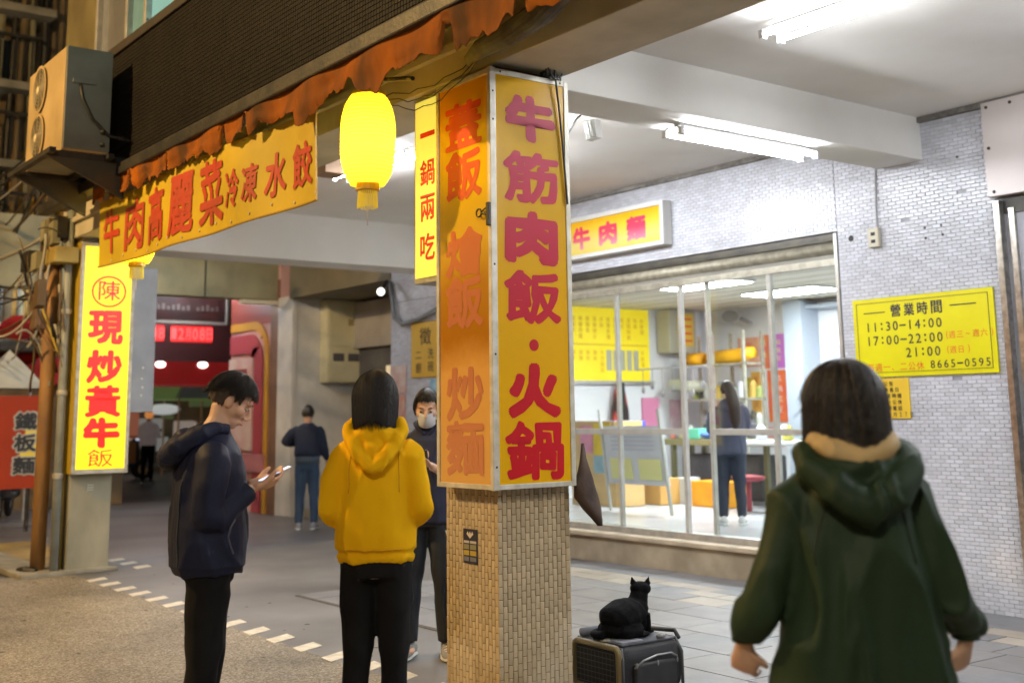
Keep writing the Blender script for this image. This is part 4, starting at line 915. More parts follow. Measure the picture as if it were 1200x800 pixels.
# mural on the shop flank, set along the arcade
mu = build('mural_shop', 'dark red and pink shop flank with arched frame beside the grey wall', (-20, 8.1, 0))
mb = MB(); mb.box(-18.75, -16.91, 8.12, 9.4, 0, 4.4); obj('wall', mb, mat('mural_pink', (.66, .42, .4), (.52, .3, .28), 1.0, .5), mu)
mb = MB(); mb.box(-18.75, -16.93, 8.10, 8.119, 2.95, 3.6); obj('red_band', mb, mat('mural_red', (.26, .05, .04), (.2, .05, .04), 1.5, .4), mu)
mb = MB(); mb.box(-17.2, -16.92, 8.095, 8.12, 0, 3.6); obj('brown_pilaster', mb, mat('mural_brown', (.22, .12, .07), (.15, .08, .05), 2, .6), mu)
def arch(x0, x1, zb, zt, r, th, yy, m_, nm):
    pts = [(x1, zb), (x1, zt - r)] + [(x1 - r + r * cos(a * pi / 16), zt - r + r * sin(a * pi / 16)) for a in range(1, 9)] + [(x0, zt)]
    for i in range(len(pts) - 1): pass
    mb = MB(); ring = []
    for i, p in enumerate(pts):
        ring.append([Vector((p[0] + (-th if i < len(pts) - 1 else 0) * (1 if i < 6 else .6), yy, p[1] - (th if i > 4 else 0))), Vector((p[0], yy, p[1])), Vector((p[0], yy + .02, p[1])), Vector((p[0] - (th if i < len(pts) - 1 else 0) * (1 if i < 6 else .6), yy + .02, p[1] - (th if i > 4 else 0)))])
    mb.rings(ring); obj(nm, mb, m_, mu)
arch(-18.72, -17.25, 0, 3.0, .55, .13, 8.085, mat('mural_gold', (.5, .26, .03), None, rough=.5), 'gold_arch')
arch(-18.72, -17.45, 0, 2.8, .5, .3, 8.08, mat('mural_dark_red', (.36, .06, .08), None, rough=.5), 'red_arch')
mb = MB(); mb.box(-18.72, -17.8, 8.07, 8.11, .95, 2.42); obj('poster_panel', mb, mat('poster_pale', (.62, .5, .45), (.55, .33, .3), 2.5, .4), mu)
mb = MB(); mb.box(-18.5, -18.0, 8.06, 8.07, 1.9, 2.25); obj('poster_patch', mb, mat('mural_red', (0, 0, 0)), mu)
mb = MB(); mb.box(-18.72, -17.3, 8.05, 8.1, .62, .9); obj('skirting_band', mb, mat('mural_rose', (.5, .2, .22), (.42, .16, .17), 2, .5), mu)
# arcade ceiling edge / beam of the next block
beam('far_beam', -17.3, -17.0, 3.6, 8.5, 3.28, 4.3, OLIVE)
mb = MB(); mb.box(-17.29, -16.99, 6.9, 6.92, 3.28, 4.3); struct('beam_joint', mb, DARK)
mb = MB(); mb.bbox(-17.1, -16.95, 7.5, 8.3, 3.20, 3.265, .01); tag(obj('tube_light_off', mb, mat('cream_tube', (.6, .55, .42), None)), 'unlit cream tube light under the olive beam', 'light')
mb = MB(); mb.box(-24, -17.3, 3.6, 8.1, 3.75, 3.95); struct('far_ceiling', mb, OLIVE)
# black hanging sign
bs = thing('hanging_sign', 'black hanging sign with a pale grey frame and dim lettering', 'sign', (-19, 7.3, 3))
mb = MB(); mb.bbox(-19.05, -19.0, 5.6, 8.14, 3.04, 3.53, .005); obj('board', mb, mat('black_board', (.022, .018, .02), (.05, .02, .02), 1.5, .3), bs)
for b_ in ((5.6, 8.14, 3.02, 3.07), (5.6, 8.14, 3.5, 3.55), (8.1, 8.15, 3.07, 3.5)):
    mb = MB(); mb.bbox(-19.06, -18.98, *b_, .005); obj('frame', mb, mat('dull_frame', (.3, .29, .27), None), bs)
for k in range(14):
    if k != 8: mb = MB(); mb.box(-18.999, -18.995, 6.82 + k * .085, 6.87 + k * .085, 3.25, 3.31 + .02 * (k % 3)); obj('dim_mark', mb, mat('dim_letter', (.10, .09, .09), None), bs)
# LED boards
LED = mat('led_red', (1, .05, .05), None, emit=(1, .05, .05), es=1.9)
lb_ = thing('led_board', 'dark led board showing red digits over the far shop', 'led sign', (-20, 7.8, 3))
mb = MB(); mb.box(-20.1, -20.02, 6.3, 8.7, 2.45, 3.13); obj('casing', mb, mat('led_casing', (.05, .008, .01), None), lb_)
for y0, s in ((6.82, '12:08'), (7.56, '12月08日')):
    for k, ch in enumerate(s): glyph('digit', ch, lb_, (-20.01, y0 + k * .13 + .03, 2.93), .1 if ch != ':' else .03, .21, Y, Z, LED, .03)
for y0, y1 in ((6.8, 7.42), (7.54, 8.3)):
    mb = MB(); mb.box(-20.018, -20.014, y0, y1, 2.79, 3.07); obj('glow_panel', mb, mat('led_field', (.2, .01, .01), None, emit=(1, .03, .03), es=.6), lb_)
# far shop under red fascia
fs = build('far_shop', 'red fronted far shop with two downlights and pale interior', (-22, 8, 0))
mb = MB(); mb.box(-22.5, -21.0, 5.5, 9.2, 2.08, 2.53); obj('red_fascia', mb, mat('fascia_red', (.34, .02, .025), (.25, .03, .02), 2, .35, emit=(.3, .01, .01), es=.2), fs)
for yy in (7.73, 8.53):
    mb = MB(); mb.ell((-20.98, yy, 2.44), (.02, .10, .06), None, 14, 8); obj('downlight', mb, mat('downlight', (1, 1, 1), None, emit=(1, .95, .85), es=2.2), fs)
mb = MB(); mb.box(-34.2, -34, 8, 22, 0, 6); obj('back_wall', mb, mat('far_wall_mix', (.34, .26, .2), (.12, .12, .08), .9, .8), fs)
rr = random.Random(5)
cols = [(.1, .13, .05), (.45, .36, .3), (.2, .14, .1), (.5, .42, .34), (.06, .07, .05), (.42, .14, .08), (.55, .3, .08), (.3, .3, .28)]
for k in range(34):
    y = rr.uniform(10.4, 15.5); z = rr.uniform(.2, 2.4) ; c_ = cols[k % 8]
    mb = MB(); mb.bbox(-33.6 + k * .03, -33.4 + k * .03, y, y + rr.uniform(.3, .9), z, z + rr.uniform(.3, .9), .02)
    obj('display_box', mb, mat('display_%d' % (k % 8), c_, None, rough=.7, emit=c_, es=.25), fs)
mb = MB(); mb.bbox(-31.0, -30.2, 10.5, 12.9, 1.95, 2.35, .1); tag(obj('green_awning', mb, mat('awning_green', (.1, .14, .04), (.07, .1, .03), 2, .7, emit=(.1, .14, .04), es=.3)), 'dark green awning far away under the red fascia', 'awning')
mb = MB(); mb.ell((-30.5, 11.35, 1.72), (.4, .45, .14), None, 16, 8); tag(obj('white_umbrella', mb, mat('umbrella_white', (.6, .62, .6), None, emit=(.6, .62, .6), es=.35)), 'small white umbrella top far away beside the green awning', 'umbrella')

# gum spots and stains trodden into the ground
rr = random.Random(12); mb = MB()
for k in range(110):
    x, y = rr.uniform(-12, -1.5), rr.uniform(1.0, 4.5); r_ = rr.uniform(.008, .022); h_ = .0015
    mb.rings([[Vector((x + q * r_ * (1 + .3 * sin(a * 2 + k)) * cos(a * pi / 5), y + q * r_ * sin(a * pi / 5), z_)) for a in range(10)] for q, z_ in ((1, .0005), (.8, h_))])
o = obj('gum_spots', mb, mat('gum_dark', (.05, .047, .045), None, rough=.7)); o['kind'] = 'stuff'; o['label'] = 'small dark gum spots and stains trodden into the paving'
# hiring notice and posters on the far pier
hn = thing('hiring_notice', 'orange yellow paper notice with handwritten characters on the far tiled pier', 'notice', (-12.5, W, 2.2))
mb = MB(); mb.box(-12.84, -12.2, W - .03, W - .012, 1.93, 2.62); obj('sheet', mb, mat('notice_gold', (.72, .45, .03), (.68, .4, .03), 3, .5), hn)
yf3 = W - .034
glyph('character', '徵', hn, (-12.5, yf3, 2.44), .26, .22, X, Z, INK, .0)
for s, x, z, h_ in (('二', -12.66, 2.21, .08), ('廚', -12.66, 2.05, .13), ('洗', -12.38, 2.22, .13), ('碗', -12.38, 2.06, .13)):
    glyph('character', s, hn, (x, yf3, z), .13, h_, X, Z, INK, .0)
mb = MB(); mb.box(-12.4, -12.1, W - .028, W - .012, 1.62, 1.9); tag(obj('blue_sticker', mb, mat('sky_blue_print', (.15, .45, .65), (.5, .65, .75), 6, .5)), 'pale blue sticker just below the hiring notice', 'sticker')
for k, (x0, x1, z0, z1, c1, c2) in enumerate(((-13.36, -12.98, 1.75, 2.1, (.6, .35, .3), (.7, .6, .55)), (-13.34, -13.0, 1.35, 1.73, (.65, .5, .4), (.6, .25, .2)), (-13.3, -13.02, 1.05, 1.33, (.2, .18, .17), (.45, .4, .38)))):
    mb = MB(); mb.box(x0, x1, W - .026, W - .012, z0, z1); tag(obj('flyer', mb, mat('flyer_%d' % k, c1, c2, 7, .5)), ['pink and white flyer, topmost of three beside the woman in the yellow hoodie', 'cream and red flyer, middle one of three on the far pier', 'dark printed flyer, lowest of three on the far pier'][k], 'flyer')

# ================================================================== SHOP FURNISHINGS
mnu = thing('menu_board', 'large bright yellow menu board on the left wall inside the shop', 'menu', (-13, 11.4, 2.4))
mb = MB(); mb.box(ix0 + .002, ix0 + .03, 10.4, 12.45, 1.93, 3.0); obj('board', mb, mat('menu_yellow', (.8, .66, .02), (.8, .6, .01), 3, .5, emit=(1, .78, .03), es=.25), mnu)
MRED = mat('menu_red', (.6, .3, .03), None); MG = mat('menu_grey', (.45, .45, .36), None)
rr = random.Random(9)
items = '牛肉麵炒飯燴飯火鍋水餃滷味湯青菜豆干酸辣湯乾麵蓋飯'
for r_, z in enumerate((2.83, 2.34)):
    for c_ in range(14):
        y = 10.55 + c_ * .135
        if r_ == 1 and 8 <= c_ <= 12:
            mb = MB(); mb.box(ix0 + .031, ix0 + .034, y - .05, y + .05, 2.08, 2.38); obj('price_column', mb, MG, mnu); continue
        for k in range(rr.randint(2, 4)):
            glyph('character', rr.choice(items), mnu, (ix0 + .033, y, z - k * .085), 'em', .07, Y, Z, MRED, .0)
mb = MB(); mb.box(ix0 + .031, ix0 + .034, 10.45, 12.4, 2.45, 2.462); obj('divider', mb, MRED, mnu)
mb = MB(); mb.bbox(ix0, ix0 + .08, 10.3, 12.5, 1.88, 1.93, .004); obj('ledge', mb, ALU, mnu)
def slabthing(nm, lab, cat, b_, m_):
    mb = MB(); mb.bbox(*b_, .012); return tag(obj(nm, mb, m_), lab, cat)
mb = MB(); mb.bbox(-13.18, -12.9, 12.62, 13.2, 2.35, 3.0, .02); cabt = tag(obj('wall_cabinet', mb, mat('cabinet_beige', (.5, .48, .38), None)), 'beige wall cabinet with a yellow notice right of the menu board', 'cabinet')
ntc = thing('price_notice', 'small yellow orange printed notice on the beige wall cabinet', 'notice', (-12.9, 13.0, 2.5))
mb = MB(); mb.box(-12.899, -12.88, 12.8, 13.12, 2.45, 2.95); obj('sheet', mb, mat('notice_warm', (.78, .55, .08), (.75, .42, .06), 5, .5), ntc)
for k in range(4): mb = MB(); mb.box(-12.879, -12.876, 12.84, 13.08, 2.52 + k * .11, 2.55 + k * .11); obj('printed_line', mb, RINK, ntc)
mb = MB(); mb.tube([(-12.9, 12.62, 1.86), (-12.6, 12.7, 1.84), (-12.5, 12.9, 1.84)], .09, 10); tag(obj('roll_dispenser', mb, mat('olive_cloth', (.4, .4, .3), None)), 'pale folded cloth roll under the beige wall cabinet', 'cloth')
AP = thing('hanging_apron', 'red and black apron hanging on a hook below the menu board', 'apron', (-13, 11.8, 1.6))
mb = MB(); mb.rings([[Vector((-13.08 + .05 * cos(a * pi / 5) * q, 11.75 + wd_ * sin(a * pi / 5) * 1, z)) for a in range(10)] for z, wd_, q in ((1.92, .02, .3), (1.75, .1, 1), (1.5, .15, 1.2), (1.15, .17, 1.1))]); obj('apron', mb, mat('apron_red', (.5, .07, .05), (.05, .03, .03), 3, .8, mixlo=.45, mixhi=.55), AP)
mb = MB(); mb.rings([[Vector((-12.99 + .03 * cos(a * pi / 5), 11.72 + wd_ * sin(a * pi / 5), z)) for a in range(10)] for z, wd_ in ((1.9, .03), (1.6, .05), (1.2, .06))]); obj('strap', mb, BLACK, AP)
slabthing('pink_poster', 'plain pink poster on the shop wall right of the hanging apron', 'poster', (-13.19, -13.17, 12.27, 12.62, 1.15, 1.68), mat('poster_pink', (.72, .25, .42), None))
slabthing('white_poster', 'white printed sheet with a pink heading on the inner wall', 'poster', (-13.19, -13.17, 12.85, 13.17, 1.2, 1.65), mat('poster_white', (.7, .7, .66), (.6, .3, .4), 2.4))
# wooden board near the glass
wb = thing('wooden_screen', 'light wooden counter screen with pink, yellow and blue papers stuck on it', 'counter', (-12, 10.2, .29))
mb = MB(); mb.bbox(-12.3, -11.42, 10.15, 10.22, .29, 1.36, .01); mb.bbox(-11.45, -11.38, 10.16, 10.6, .29, 1.36, .01)
obj('panel', mb, mat('light_plywood', (.62, .42, .18), (.55, .36, .15), 2, .5, stretch=(1, 1, 4)), wb)
for b_, c_ in (((-12.1, -11.86, .95, 1.30), (.75, .3, .4)), ((-11.82, -11.5, .93, 1.33), (.78, .55, .04)), ((-11.84, -11.64, .70, .92), (.3, .45, .5))):
    mb = MB(); mb.box(b_[0], b_[1], 10.14, 10.148, b_[2], b_[3]); obj('paper', mb, mat('paper_%.2f' % c_[0], c_, tuple(k * .75 for k in c_), 8), wb)
# easel board
ea = thing('easel_board', 'white leaning easel board with yellow notes standing in the shop', 'board', (-11.3, 10.2, .29))
def lean(x, z, y0=9.75): return Vector((x + .72 + (1.4 - z) * .2, y0 + (1.4 - z) * -.05, z))
mb = MB(); mb.prism([lean(-11.95, .62), lean(-10.9, .62), lean(-10.9, 1.30), lean(-11.95, 1.30)], Y, .03); obj('board', mb, mat('whiteboard', (.68, .68, .72), (.6, .6, .66), 4, .4), ea)
for xx in (-11.95, -10.9):
    mb = MB(); mb.tube([lean(xx, 1.5, 9.74), lean(xx, .30, 9.74)], .022, 6); obj('leg', mb, FR, ea)
for x0 in (-11.85, -11.35):
    mb = MB(); mb.prism([lean(x0, .68, 9.735), lean(x0 + .38, .68, 9.735), lean(x0 + .38, .92, 9.735), lean(x0, .92, 9.735)], Y, .006); obj('note', mb, mat('note_yellow', (.72, .68, .3), None), ea)
for k in range(5):
    mb = MB(); mb.prism([lean(-11.8, 1.02 + k * .05, 9.738), lean(-11.05, 1.02 + k * .05, 9.738), lean(-11.05, 1.03 + k * .05, 9.738), lean(-11.8, 1.03 + k * .05, 9.738)], Y, .004); obj('printed_line', mb, mat('faint_line', (.45, .45, .55), None), ea)
slabthing('blue_box', 'bright blue plastic box on top of the wooden shelf behind the easel board', 'box', (-12.22, -11.76, 10.75, 11.0, 1.19, 1.36), mat('bright_blue', (.03, .11, .75), None, emit=(.03, .1, .8), es=.2))
slabthing('low_bench', 'orange wood low bench standing behind the easel board', 'bench', (-12.1, -11.25, 10.75, 11.1, .29, .62), mat('orange_wood', (.6, .34, .1), None))
# counter table with pots
ct = thing('work_table', 'dark olive work table with black trolley below, behind the sliding door', 'table', (-10.4, 11.6, .29))
mb = MB(); mb.bbox(-12.1, -10.1, 11.5, 12.2, 1.02, 1.10, .01); obj('top', mb, mat('olive_top', (.24, .22, .1), None), ct)
for xx in (-12.05, -11.8, -10.15):
    for yy in (11.55, 12.15):
        mb = MB(); mb.box(xx - .03, xx + .03, yy - .03, yy + .03, .29, 1.02); obj('leg', mb, mat('olive_leg', (.14, .13, .06), None), ct)
mb = MB(); mb.bbox(-11.7, -10.3, 11.6, 12.1, .33, .9, .03); obj('cupboard', mb, mat('black_cupboard', (.03, .03, .035), (.06, .06, .06), 5), ct)
slabthing('white_bin', 'small white bin standing at the end of the olive work table', 'bin', (-11.35, -11.12, 11.1, 11.35, .29, .62), mat('bin_white', (.62, .62, .58), None))
slabthing('orange_crate', 'orange plastic crate on the shop floor behind the woman in the hoodie', 'crate', (-10.9, -10.25, 10.95, 11.3, .29, .60), mat('crate_orange', (.8, .36, .01), (.7, .28, .01), 4, .5))
slabthing('green_tub', 'turquoise green plastic tub on the work table', 'tub', (-11.62, -11.32, 11.55, 11.8, 1.101, 1.24), mat('tub_green', (.12, .5, .32), None))
mb = MB(); mb.lathe([(.02, 1.101), (.2, 1.101), (.26, 1.16), (.24, 1.19), (.1, 1.22)], (-11.2, 11.8, 0), 20); tag(obj('blue_bowl', mb, mat('bowl_blue', (.12, .25, .65), None)), 'blue plastic bowl lying on the work table', 'bowl')
for k in range(5):
    x = -11.9 + k * .28 + .05 * (k % 2); h_ = .12 + .07 * ((k * 7) % 3)
    mb = MB(); mb.lathe([(.05, 1.101), (.07, 1.11), (.07, 1.1 + h_), (.03, 1.12 + h_), (.03, 1.16 + h_)], (x, 12.0, 0), 12)
    tag(obj('sauce_bottle', mb, mat('bottle_%d' % (k % 3), [(.5, .5, .48), (.1, .1, .12), (.3, .35, .4)][k % 3], None, rough=.3)), 'small sauce jars lined up at the back of the work table', 'jar', 'jars along the back of the work table')
# shelf rack with orange trays
sr = thing('shelf_rack', 'tall metal shelf rack with bottles seen through the glass', 'shelf', (-10.9, 12.9, .29))
for xx in (-12.75, -12.1, -11.5):
    for yy in (12.7, 13.1):
        mb = MB(); mb.box(xx - .02, xx + .02, yy - .02, yy + .02, .29, 2.6); obj('post', mb, ALU_G, sr)
for zz in (1.15, 1.62, 2.12):
    mb = MB(); mb.box(-12.77, -11.48, 12.68, 13.12, zz, zz + .025); obj('shelf', mb, ALU_G, sr)
rr = random.Random(2)
for k in range(22):
    zz = (1.175, 1.645)[k % 2]; x = -12.68 + (k // 2) * .11; h_ = rr.uniform(.1, .32)
    mb = MB(); mb.lathe([(.03, zz + .001), (.055, zz + .01), (.055, zz + h_ * .75), (.025, zz + h_), (.02, zz + h_)], (x, 12.9 + rr.uniform(0, .2), 0), 10)
    tag(obj('shelf_bottle', mb, mat('goods_%d' % (k % 5), [(.5, .5, .45), (.3, .34, .1), (.55, .55, .6), (.12, .12, .1), (.6, .4, .1)][k % 5], None, rough=.4)), 'assorted bottles and jars standing on the metal shelf rack', 'bottle', 'bottles on the metal shelf rack')
mb = MB(); mb.tube([(-12.74, 12.85, 2.235), (-12.44, 12.85, 2.235)], .095, 14); tag(obj('orange_roll', mb, mat('bright_orange', (.85, .42, .01), None, rough=.5), None, True), 'short bright orange plastic roll on the top shelf, left one', 'roll')
mb = MB(); mb.tube([(-12.32, 12.85, 2.25), (-11.8, 12.85, 2.25), (-11.45, 12.85, 2.29)], [.09, .105, .08], 14); tag(obj('orange_bundle', mb, MATS['bright_orange'], None, True), 'long bright orange plastic bundle on the top shelf, right one', 'bundle')
# fan
fn = thing('wall_fan', 'small grey wall fan high on the back wall', 'fan', (-10.6, 13.3, 2.6))
mb = MB(); mb.tube([(-12.3, 13.58, 2.86), (-12.2, 13.45, 2.84), (-11.95, 13.4, 2.76)], .03, 8); obj('arm', mb, mat('fan_grey', (.3, .31, .34), None), fn)
mb = MB(); mb.rings([[Vector((-12.3 + .15 * cos(k * pi / 12), 13.3 + q, 2.88 + .09 * sin(k * pi / 12))) for k in range(24)] for q in (0, .06)]); obj('cage', mb, MATS['fan_grey'], fn)
# posters on the back wall
def poster(x0, x1, z0, z1, c_, lab, c2=None, lines=0, lc=(.8, .7, .3)):
    t = thing('poster', lab, 'poster', ((x0 + x1) / 2, iy1, z0))
    mb = MB(); mb.box(x0, x1, iy1 - .02, iy1 - .005, z0, z1); obj('sheet', mb, mat('poster_%.2f_%.2f_%.2f' % c_, c_, c2, 5, .5), t)
    for k in range(lines):
        glyph('character', rr.choice(items), t, ((x0 + x1) / 2, iy1 - .024, z1 - .12 - k * (z1 - z0 - .15) / lines), .5 * (x1 - x0), .6 * (z1 - z0) / (lines + 1), X, Z, mat('poster_ink_%.2f' % lc[0], lc, None), .0)
poster(-12.40, -12.0, 2.12, 2.56, (.78, .5, .2), 'orange yellow poster, leftmost of the upper row on the back wall', (.75, .3, .3), 2, (.7, .1, .1))
poster(-11.97, -11.80, 2.08, 2.58, (.75, .12, .12), 'red poster behind the aluminium mullion on the back wall', (.8, .3, .1), 2)
poster(-11.78, -11.49, 2.08, 2.58, (.55, .15, .62), 'purple poster with yellow characters on the back wall', (.6, .2, .6), 3, (.8, .55, .6))
poster(-11.46, -11.29, 2.16, 2.62, (.82, .08, .04), 'plain bright red poster, rightmost of the upper row on the back wall')
poster(-12.17, -11.99, 1.36, 2.04, (.8, .45, .1), 'narrow orange poster, leftmost of the lower row on the back wall', None, 3, (.6, .1, .05))
poster(-11.85, -11.48, 1.30, 2.05, (.8, .2, .04), 'orange red poster with pale characters, middle of the lower row', (.75, .12, .06), 4, (.85, .7, .65))
poster(-11.42, -11.28, 1.34, 2.03, (.8, .72, .3), 'pale yellow poster, rightmost of the lower row on the back wall', None, 3, (.4, .35, .1))
mb = MB(); mb.bbox(-11.18, -10.86, 13.2, 13.59, .29, 3.0, .01); struct('inner_column', mb, mat('blue_grey_column', (.42, .47, .55), None))
slabthing('wall_notice', 'small pale blue notice on the right part of the back wall', 'notice', (-10.66, -10.46, iy1 - .02, iy1 - .005, 2.16, 2.36), mat('pale_blue_note', (.5, .52, .75), None))
mb = MB(); mb.bbox(-10.86, -9.3, 13.3, 13.59, 2.88, 2.93, .01); struct('door_head', mb, mat('blue_grey_column', (0, 0, 0)))
slabthing('dining_table', 'white dining table inside the shop behind the woman in green', 'table', (-10.3, -9.2, 11.0, 11.7, 1.05, 1.10), mat('table_white', (.66, .66, .66), None))
for xx, yy in ((-10.2, 11.1), (-9.3, 11.1), (-10.2, 11.6), (-9.3, 11.6)):
    mb = MB(); mb.tube([(xx, yy, .29), (xx, yy, 1.05)], .02, 6); obj('leg', mb, ALU, bpy.data.objects['dining_table'])
mb = MB(); mb.lathe([(.12, .64), (.19, .66), (.2, .7), (.05, .72)], (-9.75, 10.75, 0), 16); mb.tube([(-9.75, 10.75, .3), (-9.75, 10.75, .66)], .03, 8); tag(obj('stool', mb, mat('dark_red_seat', (.25, .03, .04), None)), 'dark red round stool beside the white dining table', 'stool')
for k, (x, y, c_) in enumerate(((-10.0, 11.3, (.6, .62, .7)), (-9.75, 11.45, (.7, .7, .72)), (-9.5, 11.2, (.5, .45, .1)))):
    mb = MB(); mb.lathe([(.05, 1.101), (.07, 1.12), (.06, 1.25), (.03, 1.29)], (x, y, 0), 12); tag(obj('table_jar', mb, mat('table_jar_%d' % k, c_, None, rough=.3)), ['bluish jar on the white dining table, leftmost', 'white jar in the middle of the white dining table', 'mustard yellow jar on the white dining table'][k], 'jar')

# kitchen clutter and pink and red papers further back in the shop
rr = random.Random(21)
for k in range(12):
    x = -12.0 + .085 * k; h_ = rr.uniform(.05, .16)
    mb = MB(); mb.lathe([(.03, 1.101), (.045, 1.11), (.05, 1.1 + h_), (.044, 1.1 + h_)], (x, 11.62 + rr.uniform(0, .1), 0), 10)
    tag(obj('cup', mb, mat('cup_%d' % (k % 4), [(.7, .7, .7), (.65, .2, .15), (.3, .35, .4), (.7, .6, .3)][k % 4], None, rough=.4)), 'cups and small containers along the front of the work table', 'cup', 'cups along the front of the work table')
for k, (x, z, w_, h_, c_, lab) in enumerate(((-12.95, 1.25, .22, .5, (.72, .3, .38), 'narrow rose pink sheet in the far left corner of the back wall'), (-12.62, 1.55, .2, .3, (.75, .72, .68), 'small white sheet behind the shelf rack'), (-12.3, 1.62, .16, .34, (.78, .62, .1), 'small yellow sheet behind the long haired woman'), (-12.0, .95, .4, .28, (.7, .35, .35), 'salmon pink sheet low on the back wall'), (-10.3, 1.5, .35, .5, (.78, .76, .72), 'cream sheet on the back wall right of the blue grey column'), (-9.7, 1.45, .3, .4, (.75, .3, .25), 'coral red sheet on the back wall far to the right'))):
    mb = MB(); mb.box(x, x + w_, iy1 - .018, iy1 - .004, z, z + h_); tag(obj('wall_sheet', mb, mat('wall_sheet_%d' % k, c_, tuple(q * .75 for q in c_), 9, .5)), lab, 'poster')
mb = MB(); mb.tube([(-12.2, 11.3, 2.05), (-10.9, 11.3, 2.05)], .012, 6); rail_ = tag(obj('utensil_rail', mb, ALU), 'thin steel utensil rail above the work table', 'rail')
for k in range(7):
    x = -12.1 + k * .19; l_ = rr.uniform(.18, .32)
    mb = MB(); mb.tube([(x, 11.3, 2.04), (x, 11.3, 2.04 - l_)], .006, 5); mb.ell((x, 11.3, 2.04 - l_ - .03), (.035, .012, .045)); tag(obj('ladle', mb, mat('steel_ladle', (.35, .35, .36), None, rough=.3, metal=.7)), 'steel ladles hanging from the utensil rail', 'ladle', 'ladles on the utensil rail')
# ================================================================== PEOPLE
SKIN = mat('skin', (.68, .44, .32), (.6, .36, .25), 9, .55, 0, .05, 120, sss=.15)
HAIR = mat('black_hair', (.011, .009, .008), (.024, .018, .014), 30, .42, 0, .5, 60, stretch=(6, 6, .5))
def solid(mb, voxel, smooth=4, fold=None):
    """union overlapping closed shapes into one smooth skin, then press folds into it"""
    me = bpy.data.meshes.new('tmp'); me.from_pydata(mb.v, [], mb.f)
    bm = bmesh.new(); bm.from_mesh(me); bmesh.ops.recalc_face_normals(bm, faces=bm.faces); bm.to_mesh(me); bm.free()
    o = bpy.data.objects.new('tmp', me); COL.objects.link(o)
    r = o.modifiers.new('r', 'REMESH'); r.mode = 'VOXEL'; r.voxel_size = voxel; r.adaptivity = 0
    s = o.modifiers.new('s', 'SMOOTH'); s.iterations = smooth; s.factor = .5
    dg = bpy.context.evaluated_depsgraph_get(); out = bpy.data.meshes.new_from_object(o.evaluated_get(dg))
    bpy.data.objects.remove(o); bpy.data.meshes.remove(me)
    if fold:
        ns = [v.normal.copy() for v in out.vertices]
        for v, n in zip(out.vertices, ns): v.co = v.co + n * fold(v.co, n)
    for p in out.polygons: p.use_smooth = True
    return out
def part(name, me, material, parent):
    o = bpy.data.objects.new(name, me); me.name = name; COL.objects.link(o); me.materials.clear(); me.materials.append(material); o.parent = parent
    WM[o.name] = WM[parent.name]; return o
def cloth_fold(amp=.012, f=(7, 7, 2.6), seed=0, amp2=.005, f2=(16, 16, 10)):
    so = Vector((seed * 3.1, seed * 1.7, seed))
    def g(p, n):
        q = Vector((p.x * f[0], p.y * f[1], p.z * f[2])) + so
        q += Vector((noise.noise(q * .6), noise.noise(q * .6 + Vector((5, 0, 0))), 0)) * .9
        n1 = noise.noise(q); a = max(0, 1 - 3.4 * abs(n1)) ** 1.4 * .9 + .5 * noise.noise(q * .5 + Vector((3, 8, 1))); b = noise.noise(Vector((p.x * f2[0], p.y * f2[1], p.z * f2[2])) + so)
        return amp * (a - .25) + amp2 * b
    return g
def loft(mb, secs, n=20):
    """secs: (x, y, z, rx, ry) horizontal super-ellipse sections"""
    rings = []
    for x, y, z, rx, ry in secs:
        ring = []
        for k in range(n):
            a = 2 * pi * k / n; c, s = cos(a), sin(a); e = .85
            ring.append(Vector((x + rx * math.copysign(abs(c) ** e, c), y + ry * math.copysign(abs(s) ** e, s), z)))
        rings.append(ring)
    mb.rings(rings)
def limb(mb, pts, rs, n=14, sub=5):
    """smooth tube through joints (rounded at the bends)"""
    P = [Vector(p) for p in pts]; out = []; rr = []
    for i in range(len(P) - 1):
        p0 = P[max(i - 1, 0)]; p1 = P[i]; p2 = P[i + 1]; p3 = P[min(i + 2, len(P) - 1)]
        for k in range(sub + (i == len(P) - 2)):
            t = k / sub
            a = .25
            m1 = (p2 - p0) * a; m2 = (p3 - p1) * a
            h = (2 * t ** 3 - 3 * t ** 2 + 1) * p1 + (t ** 3 - 2 * t ** 2 + t) * m1 + (-2 * t ** 3 + 3 * t ** 2) * p2 + (t ** 3 - t ** 2) * m2
            out.append(h); rr.append(rs[i] * (1 - t) + rs[i + 1] * t)
    mb.tube(out, rr, n)
